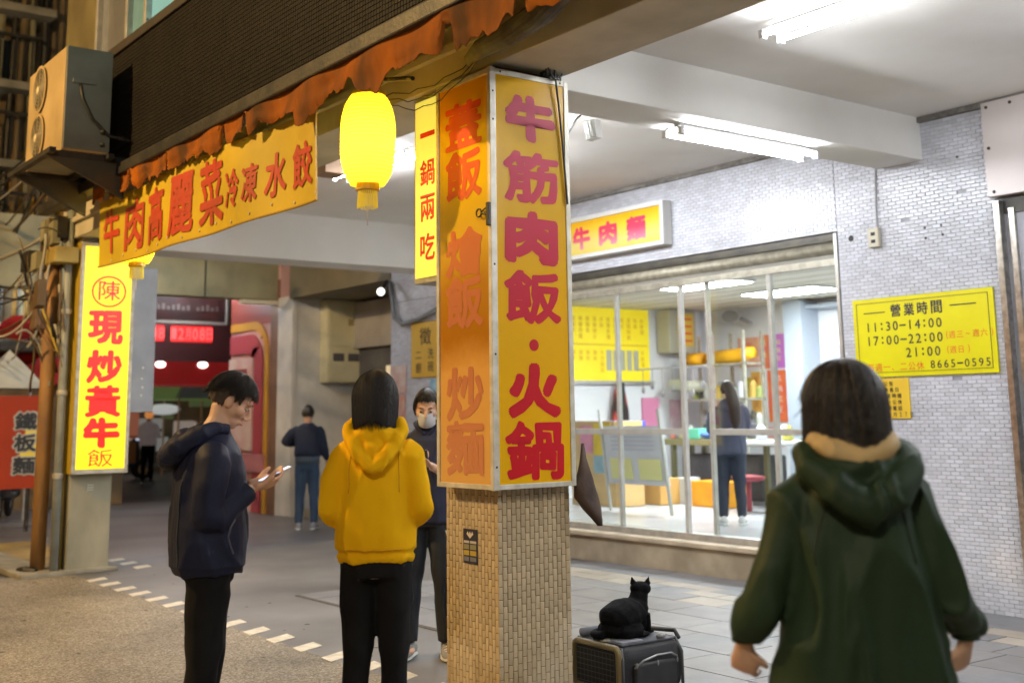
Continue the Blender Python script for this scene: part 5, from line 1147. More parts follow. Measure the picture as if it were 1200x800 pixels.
def hand(mb, wrist, d, n, side, curl=.5, S=1.0, spread=0.0):
    """palm + five fingers. d: pointing direction, n: palm normal (curl side), side: direction of the thumb"""
    wrist, d, n, side = Vector(wrist), Vector(d).normalized(), Vector(n).normalized(), Vector(side).normalized()
    n = (n - d * n.dot(d)).normalized(); side = (side - d * side.dot(d) - n * side.dot(n)).normalized()
    pts = [wrist - d * .02, wrist + d * .025 * S, wrist + d * .06 * S, wrist + d * .088 * S]
    rings = []
    for p, (wa, wb) in zip(pts, ((.024, .019), (.032, .017), (.040, .015), (.038, .012))):
        rings.append([p + side * cos(2 * pi * k / 12) * wa * S + n * sin(2 * pi * k / 12) * wb * S for k in range(12)])
    mb.rings(rings)
    for i, (off, ln, r) in enumerate(((.029, .068, .0088), (.010, .076, .0092), (-.009, .070, .0088), (-.027, .055, .0078))):
        b = wrist + d * .082 * S + side * off * S; c = curl * (1 + .12 * i)
        q = b; dd = d + side * spread * (off * 10); out = [b - d * .015]
        for s_, fr in enumerate((.45, .32, .23)):
            ang = c * (.5 + .45 * s_) * 1.3
            dd2 = (dd * cos(ang) + n * sin(ang)).normalized(); out.append(q); q = q + dd2 * ln * fr * S
        out.append(q)
        mb.tube(out, [r * S, r * S, r * .95 * S, r * .85 * S, r * .65 * S], 8)
    b = wrist + d * .022 * S + side * .024 * S
    td = (d * .75 + side * .65 + n * .35).normalized(); td2 = (d * .95 + side * .1 + n * (.35 + curl * .3)).normalized()
    mb.tube([b - td * .01, b + td * .02 * S, b + td * .045 * S, b + td * .045 * S + td2 * .028 * S], [.013 * S, .0125 * S, .0108 * S, .0075 * S], 8)
def head(mb, c, R, S=1.0, neck=None):
    """R: rotation of the head; face looks along R@Y"""
    def P(x, y, z): return c + R @ (Vector((x, y, z)) * S)
    E = lambda x, y, z, rx, ry, rz: mb.ell(P(x, y, z), (rx * S, ry * S, rz * S), R)
    E(0, -.015, .03, .074, .094, .085); E(0, .012, -.02, .064, .078, .085); E(0, .035, -.07, .046, .05, .042); E(0, .063, -.092, .022, .02, .018)
    for s in (-1, 1):
        E(s * .038, .058, -.025, .026, .026, .022); E(s * .074, -.006, -.012, .008, .02, .031); E(s * .030, .082, .022, .021, .012, .007)
    mb.tube([P(0, .085, .012), P(0, .100, -.012), P(0, .112, -.036)], [.008 * S, .011 * S, .013 * S], 8)
    for s in (-1, 1): E(s * .011, .099, -.04, .008, .011, .008)
    E(0, .088, -.064, .022, .010, .006); E(0, .085, -.073, .020, .010, .007)
def hair_shell(c, R, S, top_r, zend, wid, face_open, seed=0, flare=1.0, thick=.013, n=150, m=26, back=1.0):
    """one shell of hair hanging from the crown; zend(a) is where the ends fall at bearing a (0 = front)"""
    mb = MB(); outer = []; inner = []
    for k in range(n):
        a = 2 * pi * k / n; ze = zend(a)
        ze += .014 * noise.noise(Vector((cos(a) * 6, sin(a) * 6, seed))) + .009 * noise.noise(Vector((cos(a) * 22, sin(a) * 22, seed)))
        co, ci = [], []
        th_end = math.acos(max(-.2, min(.98, ze / top_r[2]))) if ze > 0 else pi / 2
        f1 = 1.0 if ze > 0 else .62
        for j in range(m + 1):
            t = j / m
            if t <= f1 or ze > 0:
                th_ = th_end * t / f1; z = top_r[2] * cos(th_); r = sin(th_)
            else:
                z = ze * (t - f1) / (1 - f1); r = 1.0 + (flare - 1) * min(1, -z / .2)
            r = max(r, .02)
            cl = noise.noise(Vector((cos(a) * 3.2, sin(a) * 3.2, z * 5 + seed))) * .05 + noise.noise(Vector((cos(a) * 11, sin(a) * 11, z * 3 + seed))) * .03
            r *= 1 + cl * min(1, t * 2.5)
            rx, ry = top_r[0], top_r[1]
            co.append(Vector((sin(a) * rx * r, cos(a) * ry * r - .012, z)))
            th = thick / max(rx, .05) * (1 - .45 * t)
            ri = max(r - th, .01)
            ci.append(Vector((sin(a) * rx * ri, cos(a) * ry * ri - .012, z + (0 if j == m else -.010 * (1 - t)))))
        outer.append(co); inner.append(ci)
    for arr in (outer, inner):
        for col_ in arr:
            for v in col_: mb.v.append(c + R @ (v * S))
    M_ = m + 1; off = n * M_; mb.m1 = M_
    for k in range(n):
        k2 = (k + 1) % n
        for j in range(m):
            a, b, c_, d = k * M_ + j, k2 * M_ + j, k2 * M_ + j + 1, k * M_ + j + 1
            mb.f.append((a, b, c_, d)); mb.f.append((off + a, off + d, off + c_, off + b))
        mb.f.append((k * M_ + m, k2 * M_ + m, off + k2 * M_ + m, off + k * M_ + m))
    mb.f.append(tuple(k * M_ for k in range(n))[::-1]); mb.f.append(tuple(off + k * M_ for k in range(n)))
    return mb
def tufts(shell, n, parent, name='hair_strands', seed=1, over=.012, r=.0016, M_=27, N_=150, lift=.002):
    rg = random.Random(seed); mb = MB(); M_ = next_m(shell)
    nn = len(shell.v) // 2 // M_
    ctr = sum(shell.v[:nn * M_], Vector()) / (nn * M_)
    for q in range(n):
        k = rg.randrange(nn); j0 = rg.randrange(0, M_ // 2); drift = rg.uniform(-2.2, 2.2); pts = []; lf = lift * rg.uniform(.2, 2.2)
        for j in range(j0, M_, 2):
            kk = int(k + drift * (j - j0) / M_ * 2) % nn; v = shell.v[kk * M_ + j]; d = (v - ctr).normalized(); pts.append(v + d * lf * (j - j0) / M_ * 2)
        if len(pts) < 3: continue
        d = (pts[-1] - pts[-2]).normalized(); pts.append(pts[-1] + d * over * rg.uniform(.1, 1.3) + Vector((rg.uniform(-1, 1), rg.uniform(-1, 1), 0)) * .003)
        L_ = len(pts); mb.tube(pts, [r * (1.1 - .95 * abs(i / (L_ - 1) * 1.6 - .6)) for i in range(L_)], 3)
    o = obj(name, mb, HAIR, parent, True, True); o['kind'] = 'stuff'; return o
def next_m(shell):
    return shell.m1
from mathutils.bvhtree import BVHTree
def hug(me, pts, off=.002):
    b = BVHTree.FromPolygons([v.co for v in me.vertices], [tuple(p.vertices) for p in me.polygons]); out = []
    for p in pts:
        q, n_, _, _ = b.find_nearest(Vector(p)); out.append(q + n_ * off if n_.dot(Vector(p) - q) >= 0 else q + n_ * off)
    return out
def face_bits(t, c, R, S=1.0):
    def P(x, y, z): return c + R @ (Vector((x, y, z)) * S)
    for s in (-1, 1):
        mb = MB(); mb.ell(P(s * .031, .079, -.001), (.0135 * S, .010 * S, .0065 * S), R, 10, 6); obj('eye', mb, mat('eye_white', (.5, .47, .44), None, rough=.2), t, True, True)
        mb = MB(); mb.ell(P(s * .031, .0875, -.001), (.006 * S, .003 * S, .006 * S), R, 8, 5); obj('iris', mb, mat('iris_dark', (.015, .01, .008), None, rough=.1), t, True, True)
        mb = MB(); mb.tube([P(s * .014, .094, .022), P(s * .032, .093, .028), P(s * .05, .08, .022)], [.002, .0032, .0015], 6); obj('eyebrow', mb, HAIR, t, True, True)
    mb = MB(); mb.tube([P(-.022, .091, -.068), P(-.008, .099, -.067), P(0, .100, -.0685), P(.008, .099, -.067), P(.022, .091, -.068)], [.002, .0035, .0035, .0035, .002], 6); obj('lips', mb, mat('lip', (.42, .16, .13), None, rough=.5), t, True, True)
def shoe(t, ankle, toe, m1, m2, S=1.0, z0=0.0):
    """ankle (x,y), toe direction"""
    a = Vector((ankle[0], ankle[1], z0)); d = Vector((toe[0], toe[1], 0)).normalized(); s = Vector((d.y, -d.x, 0))
    secs = [(-.085, .030, .012, .075), (-.07, .036, .012, .095), (-.03, .038, .012, .105), (.03, .042, .012, .085), (.09, .049, .012, .06), (.14, .045, .012, .048), (.175, .028, .014, .036)]
    rings = []
    for y, w_, zl, zh in secs:
        rings.append([a + d * y * S + s * w_ * S * cos(2 * pi * k / 14) + Z * ((zl + zh) / 2 + (zh - zl) / 2 * sin(2 * pi * k / 14)) * S for k in range(14)])
    mb = MB(); mb.rings(rings); o = obj('shoe', mb, m1, t, True, True)
    rings = []
    for y, w_, zl, zh in secs:
        rings.append([a + d * (y * 1.04) * S + s * (w_ + .004) * S * cos(2 * pi * k / 14) + Z * (.014 + .013 * sin(2 * pi * k / 14)) * S for k in range(14)])
    mb = MB(); mb.rings(rings); obj('sole', mb, m2, o, True, True)
    mb = MB()
    for k in range(4):
        y = .03 + .025 * k; mb.tube([a + d * y * S + s * e * .028 * S + Z * (.088 - .0095 * k - abs(e) * .012) * S for e in (-1, 0, 1)], .004, 5)
    obj('lace', mb, m2, o, True, True)

def legs(t, hipz, hw, lk, rk, la, ra, rs, material, name='trousers', voxel=.011, fold=None, z0=0.0, gap=.0):
    mb = MB(); loft(mb, [(0, 0, hipz - .06, hw * .94, .105), (0, 0, hipz, hw, .115), (0, 0, hipz + .1, hw * .95, .105), (0, 0, hipz + .18, hw * .86, .095)])
    for sx, kn, an in ((-1, lk, la), (1, rk, ra)):
        hx = sx * hw * .5
        limb(mb, [(hx, 0, hipz), ((hx + kn[0]) / 2, kn[1] * .5, (hipz + kn[2]) / 2), kn, ((kn[0] + an[0]) / 2, (kn[1] + an[1]) / 2 - .012, (kn[2] + an[2]) / 2), an], rs)
    me = solid(mb, voxel, 3, fold or cloth_fold(.008, (8, 8, 3), 3, .004)); return part(name, me, material, t)

def body(t, S, hc, R, shoulders, arms, hipz, kn, an, voxel, hands=None, extra=None):
    """one continuous body: torso, neck, head, arms, hands, legs"""
    mb = MB()
    loft(mb, [(0, 0, hipz - .05, .13, .085), (0, 0, hipz + .1, .135, .09), (0, 0, hipz + .25, .115, .08), (0, .0, hipz + .42, .12, .08), (0, -.005, shoulders - .05, .11, .07), (0, -.005, shoulders + .01, .07, .055)])
    nb = Vector((0, -.015, shoulders)); limb(mb, [nb, nb.lerp(hc, .5), hc + R @ Vector((0, -.015, -.04))], [.058, .052, .054])
    head(mb, hc, R, S)
    for a in arms: a = [Vector(a[0]) * 1.0, Vector(a[1]), Vector(a[2])]; a[0].x *= .72; a[0].z -= .03; limb(mb, a, [.034, .030, .024])
    for kx, ax in ((kn[0], an[0]), (kn[1], an[1])):
        limb(mb, [(math.copysign(.07, kx[0]), 0, hipz), kx, ax], [.06, .036, .026])
        mb.ell((ax[0], ax[1] + .03, .045), (.024, .07, .022))
    for h in hands or []: hand(mb, *h)
    me = solid(mb, voxel, 2); return part('body', me, SKIN, t)

def person(label, x, y, face, z=0):
    rz = math.atan2(-face[0], face[1]); return thing('person', label, 'person', (x, y, z), rz)
def rotx(a): return Matrix.Rotation(a, 3, 'X')
def rotz(a): return Matrix.Rotation(a, 3, 'Z')

# ---- 1. woman in the green coat, walking away
def green_coat():
    t = person('woman in a long dark green hooded coat walking away in the foreground', -1.99, 2.58, (-.80, .60))
    hc = Vector((.0, .02, 1.495)); R = rotz(.12) @ rotx(-.08)
    S_ = 1.0; sh = 1.33
    armR = [(.155, -.01, 1.29), (.24, -.03, 1.05), (.286, .03, .90)]; armL = [(-.155, -.01, 1.29), (-.24, -.03, 1.05), (-.288, .03, .90)]
    body(t, 1.0, hc, R, sh, [armL, armR], .80, [(-.08, .05, .43), (.08, -.02, .43)], [(-.08, .12, .09), (.08, -.14, .1)], .006,
         [((.288, .04, .875), (-.03, .55, -.85), (-.5, .7, .4), (-.6, .75, 0), .85, .98, .02), ((-.290, .04, .875), (.03, .55, -.85), (.5, .7, .4), (.6, .75, 0), .95, .98, .02)])
    G = mat('green_coat', (.013, .030, .015), (.02, .042, .02), 2.2, .6, 0, .15, 25, spec=.25)
    mb = MB()
    loft(mb, [(0, 0, .36, .265, .2), (0, 0, .5, .25, .188), (0, 0, .8, .22, .165), (0, -.003, 1.0, .193, .145), (0, -.008, 1.14, .178, .133), (0, -.01, 1.24, .158, .12), (0, -.01, 1.305, .125, .105), (0, -.01, 1.345, .10, .092), (0, -.01, 1.375, .074, .078)], 28)
    for s in (-1, 1):
        limb(mb, [(s * .10, -.01, 1.285), (s * .150, -.012, 1.235), (s * .202, -.025, 1.10), (s * .245, -.025, .99), (s * .275, .0, .95), (s * .288, .03, .92), (s * .288, .032, .905)], [.060, .063, .057, .051, .047, .043, .036], 18)
    def fold(p, n):
        a = cloth_fold(.021, (8, 8, 1.9), 4, .004, (15, 15, 6))(p, n)
        if abs(p.x) > .2 and p.z < 1.1: a += .004 * sin(p.z * 60 + 6 * noise.noise(p * 7)) * max(0, noise.noise(p * 5) + .3)
        return a
    gm = solid(mb, .009, 3, fold); part('coat', gm, G, t)
    for s in (-1, 1):
        mb = MB(); mb.tube(hug(gm, [(s * (.10 + .022 * q / 4), -.15, 1.31 - .026 * q) for q in range(9)], .0005), .0025, 5); obj('sleeve_seam', mb, mat('green_seam', (.012, .02, .008), None, rough=.8), t, True, True)
    mb = MB(); mb.tube(hug(gm, [(-.20 + .02 * q, -.2, .72) for q in range(21)], .0005), .002, 5); obj('hem_seam', mb, MATS['green_seam'], t, True, True)
    # hood lying on the back
    mb = MB()
    limb(mb, [(-.085, .05, 1.375), (-.128, -.03, 1.37), (-.125, -.10, 1.335), (-.07, -.145, 1.28), (0, -.162, 1.24), (.07, -.145, 1.28), (.125, -.10, 1.335), (.128, -.03, 1.37), (.085, .05, 1.375)], [.022, .034, .04, .046, .05, .046, .04, .034, .022], 14)
    mb.ell((0, -.09, 1.325), (.12, .06, .065))
    part('hood', solid(mb, .008, 3, cloth_fold(.010, (12, 12, 6), 8, .004)), G, t)
    mb = MB(); limb(mb, [(-.07, .05, 1.39), (-.092, -.03, 1.40), (-.075, -.095, 1.385), (0, -.118, 1.355), (.075, -.095, 1.385), (.092, -.03, 1.40), (.07, .05, 1.39)], [.02, .028, .03, .032, .03, .028, .02], 12)
    mb.ell((0, -.085, 1.37), (.07, .03, .045)); mb.ell((0, -.05, 1.40), (.07, .055, .03))
    part('collar_lining', solid(mb, .007, 3, cloth_fold(.006, (14, 14, 9), 2, .003)), mat('beige_lining', (.5, .36, .17), (.42, .3, .14), 6, .7), t)
    for s in (-1, 1):
        mb = MB(); mb.tube([(s * .288, .032, .925), (s * .288, .036, .888)], [.037, .036], 18)
        me_o = obj('cuff', mb, G, t, True, True)
    
    def ze(a):
        c_ = cos(a)
        if c_ > .55: return .045
        if c_ > .25: return .045 - (.55 - c_) / .3 * .16
        return -.13 - .05 * min(1, (.25 - c_))
    sh_ = hair_shell(hc, R, 1.0, (.100, .114, .123), ze, 1, .6, 3, 1.17, .015, 150, 30); o = obj('hair', sh_, HAIR, t, True, True); tufts(sh_, 2200, t, over=.03, r=.0018, lift=.005)
    mb = MB()
    rg = random.Random(4)
    for k in range(46):
        a = rg.uniform(.9, 2 * pi - .9); r = rg.uniform(.96, 1.05); zz = rg.uniform(-.14, -.06)
        p = [Vector((sin(a) * .106 * r, cos(a) * .118 * r - .012, zz + .08)), Vector((sin(a + .05) * .11 * r, cos(a + .05) * .12 * r - .012, zz)), Vector((sin(a + .1) * .106 * r * rg.uniform(.95, 1.12), cos(a + .1) * .118 * r - .012, zz - rg.uniform(.02, .06)))]
        mb.tube([hc + R @ v for v in p], [.003, .0025, .0006], 4)
    obj('loose_hair', mb, HAIR, o, False, True)
    legs(t, .78, .15, (-.08, .06, .42), (.08, -.02, .42), (-.08, .12, .1), (.08, -.14, .12), [.09, .08, .065, .058, .05], mat('black_trousers', (.007, .007, .008), (.012, .012, .013), 4, .9, spec=.15), z0=0)
    for ax, ay in ((-.08, .12), (.08, -.14)): shoe(t, (ax, ay), (0, 1), mat('black_shoe', (.02, .02, .02), None, rough=.5), mat('pale_sole', (.5, .5, .48), None))
    return t
green_coat().scale = (.985, .985, .98)

# ---- 2. woman in the yellow hoodie, back to the camera
def yellow_hoodie():
    t = person('woman in a bright yellow hoodie and black trousers standing with her back turned', -4.47, 2.61, (-.80, .60))
    hc = Vector((-.01, .02, 1.555)); R = rotz(.05) @ rotx(-.25); sh = 1.385
    armR = [(.145, -.01, 1.345), (.18, -.01, 1.10), (.08, .2, 1.12)]; armL = [(-.145, -.01, 1.345), (-.18, -.01, 1.10), (-.06, .2, 1.14)]
    body(t, 1.0, hc, R, sh, [armL, armR], .85, [(-.085, .02, .46), (.085, .03, .46)], [(-.10, .0, .1), (.085, .0, .1)], .0075,
         [((.07, .23, 1.125), (-.8, .6, .2), (0, .3, 1), (-.2, .6, .6), .6, .95), ((-.055, .23, 1.145), (.8, .6, .2), (0, .3, 1), (.2, .6, .6), .6, .95)])
    ph = thing('phone', 'phone held by the woman in the yellow hoodie', 'phone', (0, 0, 0))
    ph.matrix_world = WM[t.name] @ Matrix.Translation((0, .33, 1.135)) @ Matrix.Rotation(-.7, 4, 'X'); WM[ph.name] = Matrix()
    mb = MB(); mb.bbox(-.037, .037, -.004, .004, -.075, .075, .003); obj('case', mb, BLACK, ph, False, True)
    mb = MB(); mb.box(-.033, .033, -.0052, -.0042, -.07, .07); obj('screen', mb, mat('phone_screen', (.3, .35, .45), None, emit=(.5, .6, .8), es=1.2), ph, False, True)
    Yh = mat('yellow_fleece', (.9, .52, .008), (.84, .45, .006), 2.5, .9, 0, .25, 220, spec=.1)
    mb = MB()
    loft(mb, [(0, 0, .865, .155, .125), (0, 0, .905, .168, .138), (0, 0, .98, .172, .14), (0, 0, 1.12, .160, .13), (0, 0, 1.24, .158, .122), (0, -.005, 1.32, .145, .112), (0, -.008, 1.37, .118, .098), (0, -.01, 1.405, .09, .085), (0, -.01, 1.43, .066, .07)], 28)
    for s in (-1, 1):
        limb(mb, [(s * .10, -.005, 1.335), (s * .145, -.01, 1.29), (s * .176, -.025, 1.18), (s * .188, -.03, 1.09), (s * .165, .03, 1.055), (s * .12, .12, 1.09), (s * .08, .195, 1.125)], [.062, .066, .061, .058, .056, .046, .036], 18)
    def fold(p, n):
        a = cloth_fold(.013, (6, 6, 3.0), 11, .004, (15, 15, 11))(p, n)
        if .875 < p.z < .915: a -= .012 * (1 - abs(p.z - .905) / .03) if p.z > .895 else 0
        if p.z < .9: a += .0015 * sin(math.atan2(p.y, p.x) * 120)
        return a
    hm = solid(mb, .0085, 3, fold); part('hoodie', hm, Yh, t)
    for s in (-1, 1):
        mb = MB(); mb.tube(hug(hm, [(s * (.118 + .012 * q / 9), -.13, 1.375 - .024 * q) for q in range(10)], .0005), .0022, 5); obj('sleeve_seam', mb, mat('yellow_seam', (.6, .3, .005), None, rough=.9), t, True, True)
    mb = MB(); mb.tube(hug(hm, [(-.15 + .03 * q, -.16, .912) for q in range(11)], .0002), .0022, 5); obj('hem_seam', mb, MATS['yellow_seam'], t, True, True)
    mb = MB()
    limb(mb, [(-.06, .07, 1.435), (-.10, .01, 1.45), (-.118, -.065, 1.41), (-.075, -.135, 1.335), (0, -.165, 1.26), (.075, -.135, 1.335), (.118, -.065, 1.41), (.10, .01, 1.45), (.06, .07, 1.435)], [.02, .026, .028, .032, .03, .032, .028, .026, .02], 14)
    mb.ell((0, -.088, 1.375), (.105, .052, .075)); mb.ell((0, -.125, 1.32), (.06, .035, .06))
    part('hood', solid(mb, .008, 3, cloth_fold(.009, (11, 11, 6), 5, .003)), Yh, t)
    def ze(a):
        c_ = cos(a)
        if c_ > .6: return .04
        if c_ > .35: return .04 - (.6 - c_) / .25 * .16
        return -.12 - .025 * min(1, .35 - c_)
    sh_ = hair_shell(hc, R, 1.0, (.094, .110, .121), ze, 1, .6, 8, .92, .014, 150, 28); o = obj('hair', sh_, HAIR, t, True, True); tufts(sh_, 1800, t, over=.018, r=.0016, lift=.004)
    legs(t, .86, .15, (-.08, .02, .47), (.075, .03, .47), (-.105, .0, .09), (.08, .0, .09), [.084, .078, .06, .056, .05], MATS['black_trousers'])
    for ax in (-.115, .085): shoe(t, (ax, 0), (0, 1), MATS['black_shoe'], MATS['pale_sole'])
    return t
yellow_hoodie().scale = (.985, .985, .985)

# ---- 3. man in the navy jacket, in profile, looking at his phone
def navy_man():
    f = Vector((.598, .80, 0)) * .93 + Vector((-.80, .60, 0)) * .36
    t = person('young man in a dark navy hooded jacket looking down at his phone', -4.90, 2.04, f)
    hc = Vector((.0, .085, 1.575)); R = rotz(-.12) @ rotx(-.58); sh = 1.40
    armR = [(.165, -.01, 1.36), (.19, -.02, 1.10), (.10, .17, 1.19)]; armL = [(-.165, -.01, 1.36), (-.19, -.02, 1.10), (-.06, .165, 1.20)]
    body(t, 1.0, hc, R, sh, [armL, armR], .87, [(-.09, .03, .47), (.09, .0, .47)], [(-.10, .0, .1), (.10, .0, .1)], .0058,
         [((.085, .20, 1.20), (-.45, .9, .18), (-.5, -.2, .9), (-.3, .3, .9), .75, 1.05), ((-.05, .195, 1.205), (.4, .9, .2), (.5, -.2, .9), (.3, .3, .9), .6, 1.05)])
    ph = thing('phone', 'phone held in both hands by the man in the navy jacket', 'phone')
    ph.matrix_world = WM[t.name] @ Matrix.Translation((.01, .275, 1.21)) @ Matrix.Rotation(-1.15, 4, 'X'); WM[ph.name] = Matrix()
    mb = MB(); mb.bbox(-.037, .037, -.004, .004, -.075, .075, .003); obj('case', mb, mat('phone_white', (.6, .6, .6), None, rough=.3), ph, False, True)
    mb = MB(); mb.box(-.033, .033, -.0052, -.0042, -.07, .07); obj('screen', mb, MATS['phone_screen'], ph, False, True)
    J = mat('navy_jacket', (.008, .011, .028), (.014, .018, .045), 2.5, .62, 0, .15, 30, spec=.2)
    mb = MB()
    loft(mb, [(0, 0, .83, .188, .15), (0, 0, .86, .2, .162), (0, 0, .98, .2, .165), (0, 0, 1.14, .19, .155), (0, 0, 1.26, .188, .145), (0, -.005, 1.34, .172, .128), (0, -.01, 1.395, .13, .105), (0, -.005, 1.43, .082, .085), (0, .005, 1.465, .068, .072)], 28)
    for s in (-1, 1):
        limb(mb, [(s * .12, -.005, 1.345), (s * .168, -.012, 1.30), (s * .192, -.03, 1.2), (s * .198, -.035, 1.10), (s * .175, .02, 1.08), (s * .13, .10, 1.14), (s * (.105 if s > 0 else .075), .16, 1.185)], [.068, .073, .067, .063, .058, .05, .042], 18)
    def fold(p, n):
        a = cloth_fold(.012, (6, 6, 3.0), 21, .005, (15, 15, 11))(p, n)
        if p.z < .87: a -= .008
        return a
    jk = solid(mb, .0085, 3, fold); part('jacket', jk, J, t)
    mb = MB()
    limb(mb, [(-.065, .07, 1.44), (-.095, .0, 1.455), (-.11, -.075, 1.42), (-.075, -.145, 1.37), (0, -.18, 1.325), (.075, -.145, 1.37), (.11, -.075, 1.42), (.095, .0, 1.455), (.065, .07, 1.44)], [.022, .032, .042, .05, .054, .05, .042, .032, .022], 14)
    mb.ell((0, -.10, 1.39), (.10, .07, .07))
    part('hood', solid(mb, .008, 3, cloth_fold(.010, (11, 11, 6), 15, .004)), J, t)
    mb = MB()
    for s in (-1, 1):
        mb = MB(); mb.tube(hug(jk, [(s * .13, -.16, .88 + .03 * q) for q in range(13)]), .0035, 5); obj('back_piping', mb, mat('olive_piping', (.05, .055, .05), None), t, False, True)
    mb = MB(); mb.tube(hug(jk, [(.19, .085, .93), (.195, .07, .97), (.195, .06, 1.0), (.19, .07, 1.04), (.19, .09, 1.07)]), .004, 5); obj('pocket_zip', mb, mat('navy_zip', (.05, .06, .1), None, rough=.3), t, False, True)
    def ze(a):
        c_ = cos(a)
        if c_ > .75: return .060
        if c_ > .3: return .060 - (.75 - c_) / .45 * .034
        if c_ > -.35: return .026
        return .026 - (-.35 - c_) * .05
    sh_ = hair_shell(hc, R, 1.0, (.081, .100, .126), ze, 1, .6, 2, .35, .010, 120, 24); obj('hair', sh_, HAIR, t, True, True); tufts(sh_, 1500, t, over=.010, lift=.008)
    fade = hair_shell(hc, R, 1.0, (.0775, .0985, .1195), lambda a: .05 if cos(a) > .6 else (.0 if cos(a) > -.1 else -.045), 1, .6, 2, .3, .004, 100, 22); obj('faded_sides', fade, mat('hair_fade', (.07, .045, .033), (.035, .025, .02), 60, .8), t, True, True)
    face_bits(t, hc, R)
    legs(t, .87, .165, (-.095, .03, .47), (.095, -.02, .47), (-.10, .0, .08), (.10, -.03, .08), [.094, .088, .070, .066, .062], MATS['black_trousers'])
    for ax in (-.10, .10): shoe(t, (ax, -.01), (0, 1), MATS['black_shoe'], MATS['pale_sole'])
    return t
navy_man().scale = (.972, .972, .972)

# ---- 4. woman in navy polo facing the camera behind the pillar
def mask_woman():
    t = person('woman in a navy polo shirt and face mask, half hidden by the pillar', -6.36, 4.08, (.80, -.60))
    hc = Vector((.0, .06, 1.505)); R = rotx(-.32); sh = 1.36
    armR = [(.165, -.01, 1.32), (.20, .0, 1.06), (.06, .24, 1.16)]; armL = [(-.165, -.01, 1.32), (-.20, .0, 1.06), (-.04, .24, 1.15)]
    body(t, 1.0, hc, R, sh, [armL, armR], .84, [(-.085, .03, .45), (.085, .0, .45)], [(-.11, .0, .1), (.10, .0, .1)], .0072,
         [((.055, .265, 1.17), (-.7, .6, .3), (0, .3, 1), (-.2, .6, .6), .7, .98), ((-.035, .265, 1.16), (.7, .6, .3), (0, .3, 1), (.2, .6, .6), .7, .98)])
    Nv = mat('navy_polo', (.012, .016, .045), (.018, .024, .06), 3, .8)
    mb = MB()
    loft(mb, [(0, 0, .80, .18, .135), (0, 0, .9, .185, .14), (0, 0, 1.05, .172, .13), (0, 0, 1.2, .175, .128), (0, -.005, 1.30, .163, .115), (0, -.008, 1.345, .12, .095), (0, -.005, 1.375, .078, .078), (0, -.0, 1.40, .062, .066)], 24)
    for s in (-1, 1): limb(mb, [(s * .115, 0, 1.31), (s * .165, 0, 1.27), (s * .192, 0, 1.17), (s * .2, .01, 1.08), (s * .17, .07, 1.06)], [.066, .068, .062, .06, .055], 16)
    part('polo_shirt', solid(mb, .0095, 3, cloth_fold(.009, (7, 7, 3), 31, .003)), Nv, t)
    mb = MB(); limb(mb, [(-.01, .085, 1.335), (-.06, .07, 1.385), (-.075, 0, 1.41), (0, -.06, 1.42), (.075, 0, 1.41), (.06, .07, 1.385), (.01, .085, 1.335)], [.012, .016, .016, .016, .016, .016, .012], 8); part('collar', solid(mb, .006, 2), Nv, t)
    def P(x, y, z): return hc + R @ Vector((x, y, z))
    mb = MB(); rings = []
    for j in range(7):
        z = -.012 - j * .016; ring = []
        for k in range(13):
            a = (k / 12 - .5) * 2.2; bul = .100 + .014 * sin(pi * (j + .5) / 7) - .02 * (j / 6) ** 2
            ring.append(P(sin(a) * .066 * (1 - .15 * (j / 6)), cos(a) * bul * .98 + .008 * (1 - abs(k - 6) / 6), z))
        for k in range(12, -1, -1):
            a = (k / 12 - .5) * 2.2; bul = .096 + .014 * sin(pi * (j + .5) / 7) - .02 * (j / 6) ** 2
            ring.append(P(sin(a) * .063 * (1 - .15 * (j / 6)), cos(a) * bul * .98 + .006 * (1 - abs(k - 6) / 6), z))
        rings.append(ring)
    mb.rings(rings); obj('face_mask', mb, mat('pale_mask', (.55, .58, .62), None, rough=.8), t, True, True)
    face_bits(t, hc, R)
    def ze(a):
        c_ = cos(a)
        if c_ > .7: return .058
        if c_ > .2: return .058 - (.7 - c_) / .5 * .09
        return -.04 - (.2 - c_) * .04
    sh_ = hair_shell(hc, R, 1.0, (.082, .102, .121), ze, 1, .6, 5, .5, .009, 120, 22); obj('hair', sh_, HAIR, t, True, True); tufts(sh_, 400, t)
    mb = MB(); mb.ell(P(0, -.12, .0), (.04, .035, .045)); obj('hair_bun', mb, HAIR, t, True, True)
    legs(t, .84, .16, (-.10, .03, .45), (.10, .0, .45), (-.12, .0, .10), (.12, .0, .10), [.088, .082, .068, .064, .058], mat('dark_trousers', (.010, .014, .022), (.018, .024, .035), 3, .8))
    mb = MB(); mb.tube([(-.12, .105, .76), (-.13, .112, .72), (-.128, .108, .66)], .005, 5); obj('pocket_strap', mb, WHITEP, t, False, True)
    for ax, d in ((-.12, (-.15, 1)), (.12, (.25, 1))): shoe(t, (ax, 0.0), d, mat('grey_trainer', (.33, .32, .29), (.22, .21, .2), 30, .7), mat('white_sole', (.72, .72, .7), None))
    ph = thing('phone', 'phone held by the masked woman in the navy polo shirt', 'phone')
    ph.matrix_world = WM[t.name] @ Matrix.Translation((.01, .34, 1.205)) @ Matrix.Rotation(-.9, 4, 'X'); WM[ph.name] = Matrix()
    mb = MB(); mb.bbox(-.037, .037, -.004, .004, -.075, .075, .003); obj('case', mb, BLACK, ph, False, True)
mask_woman()

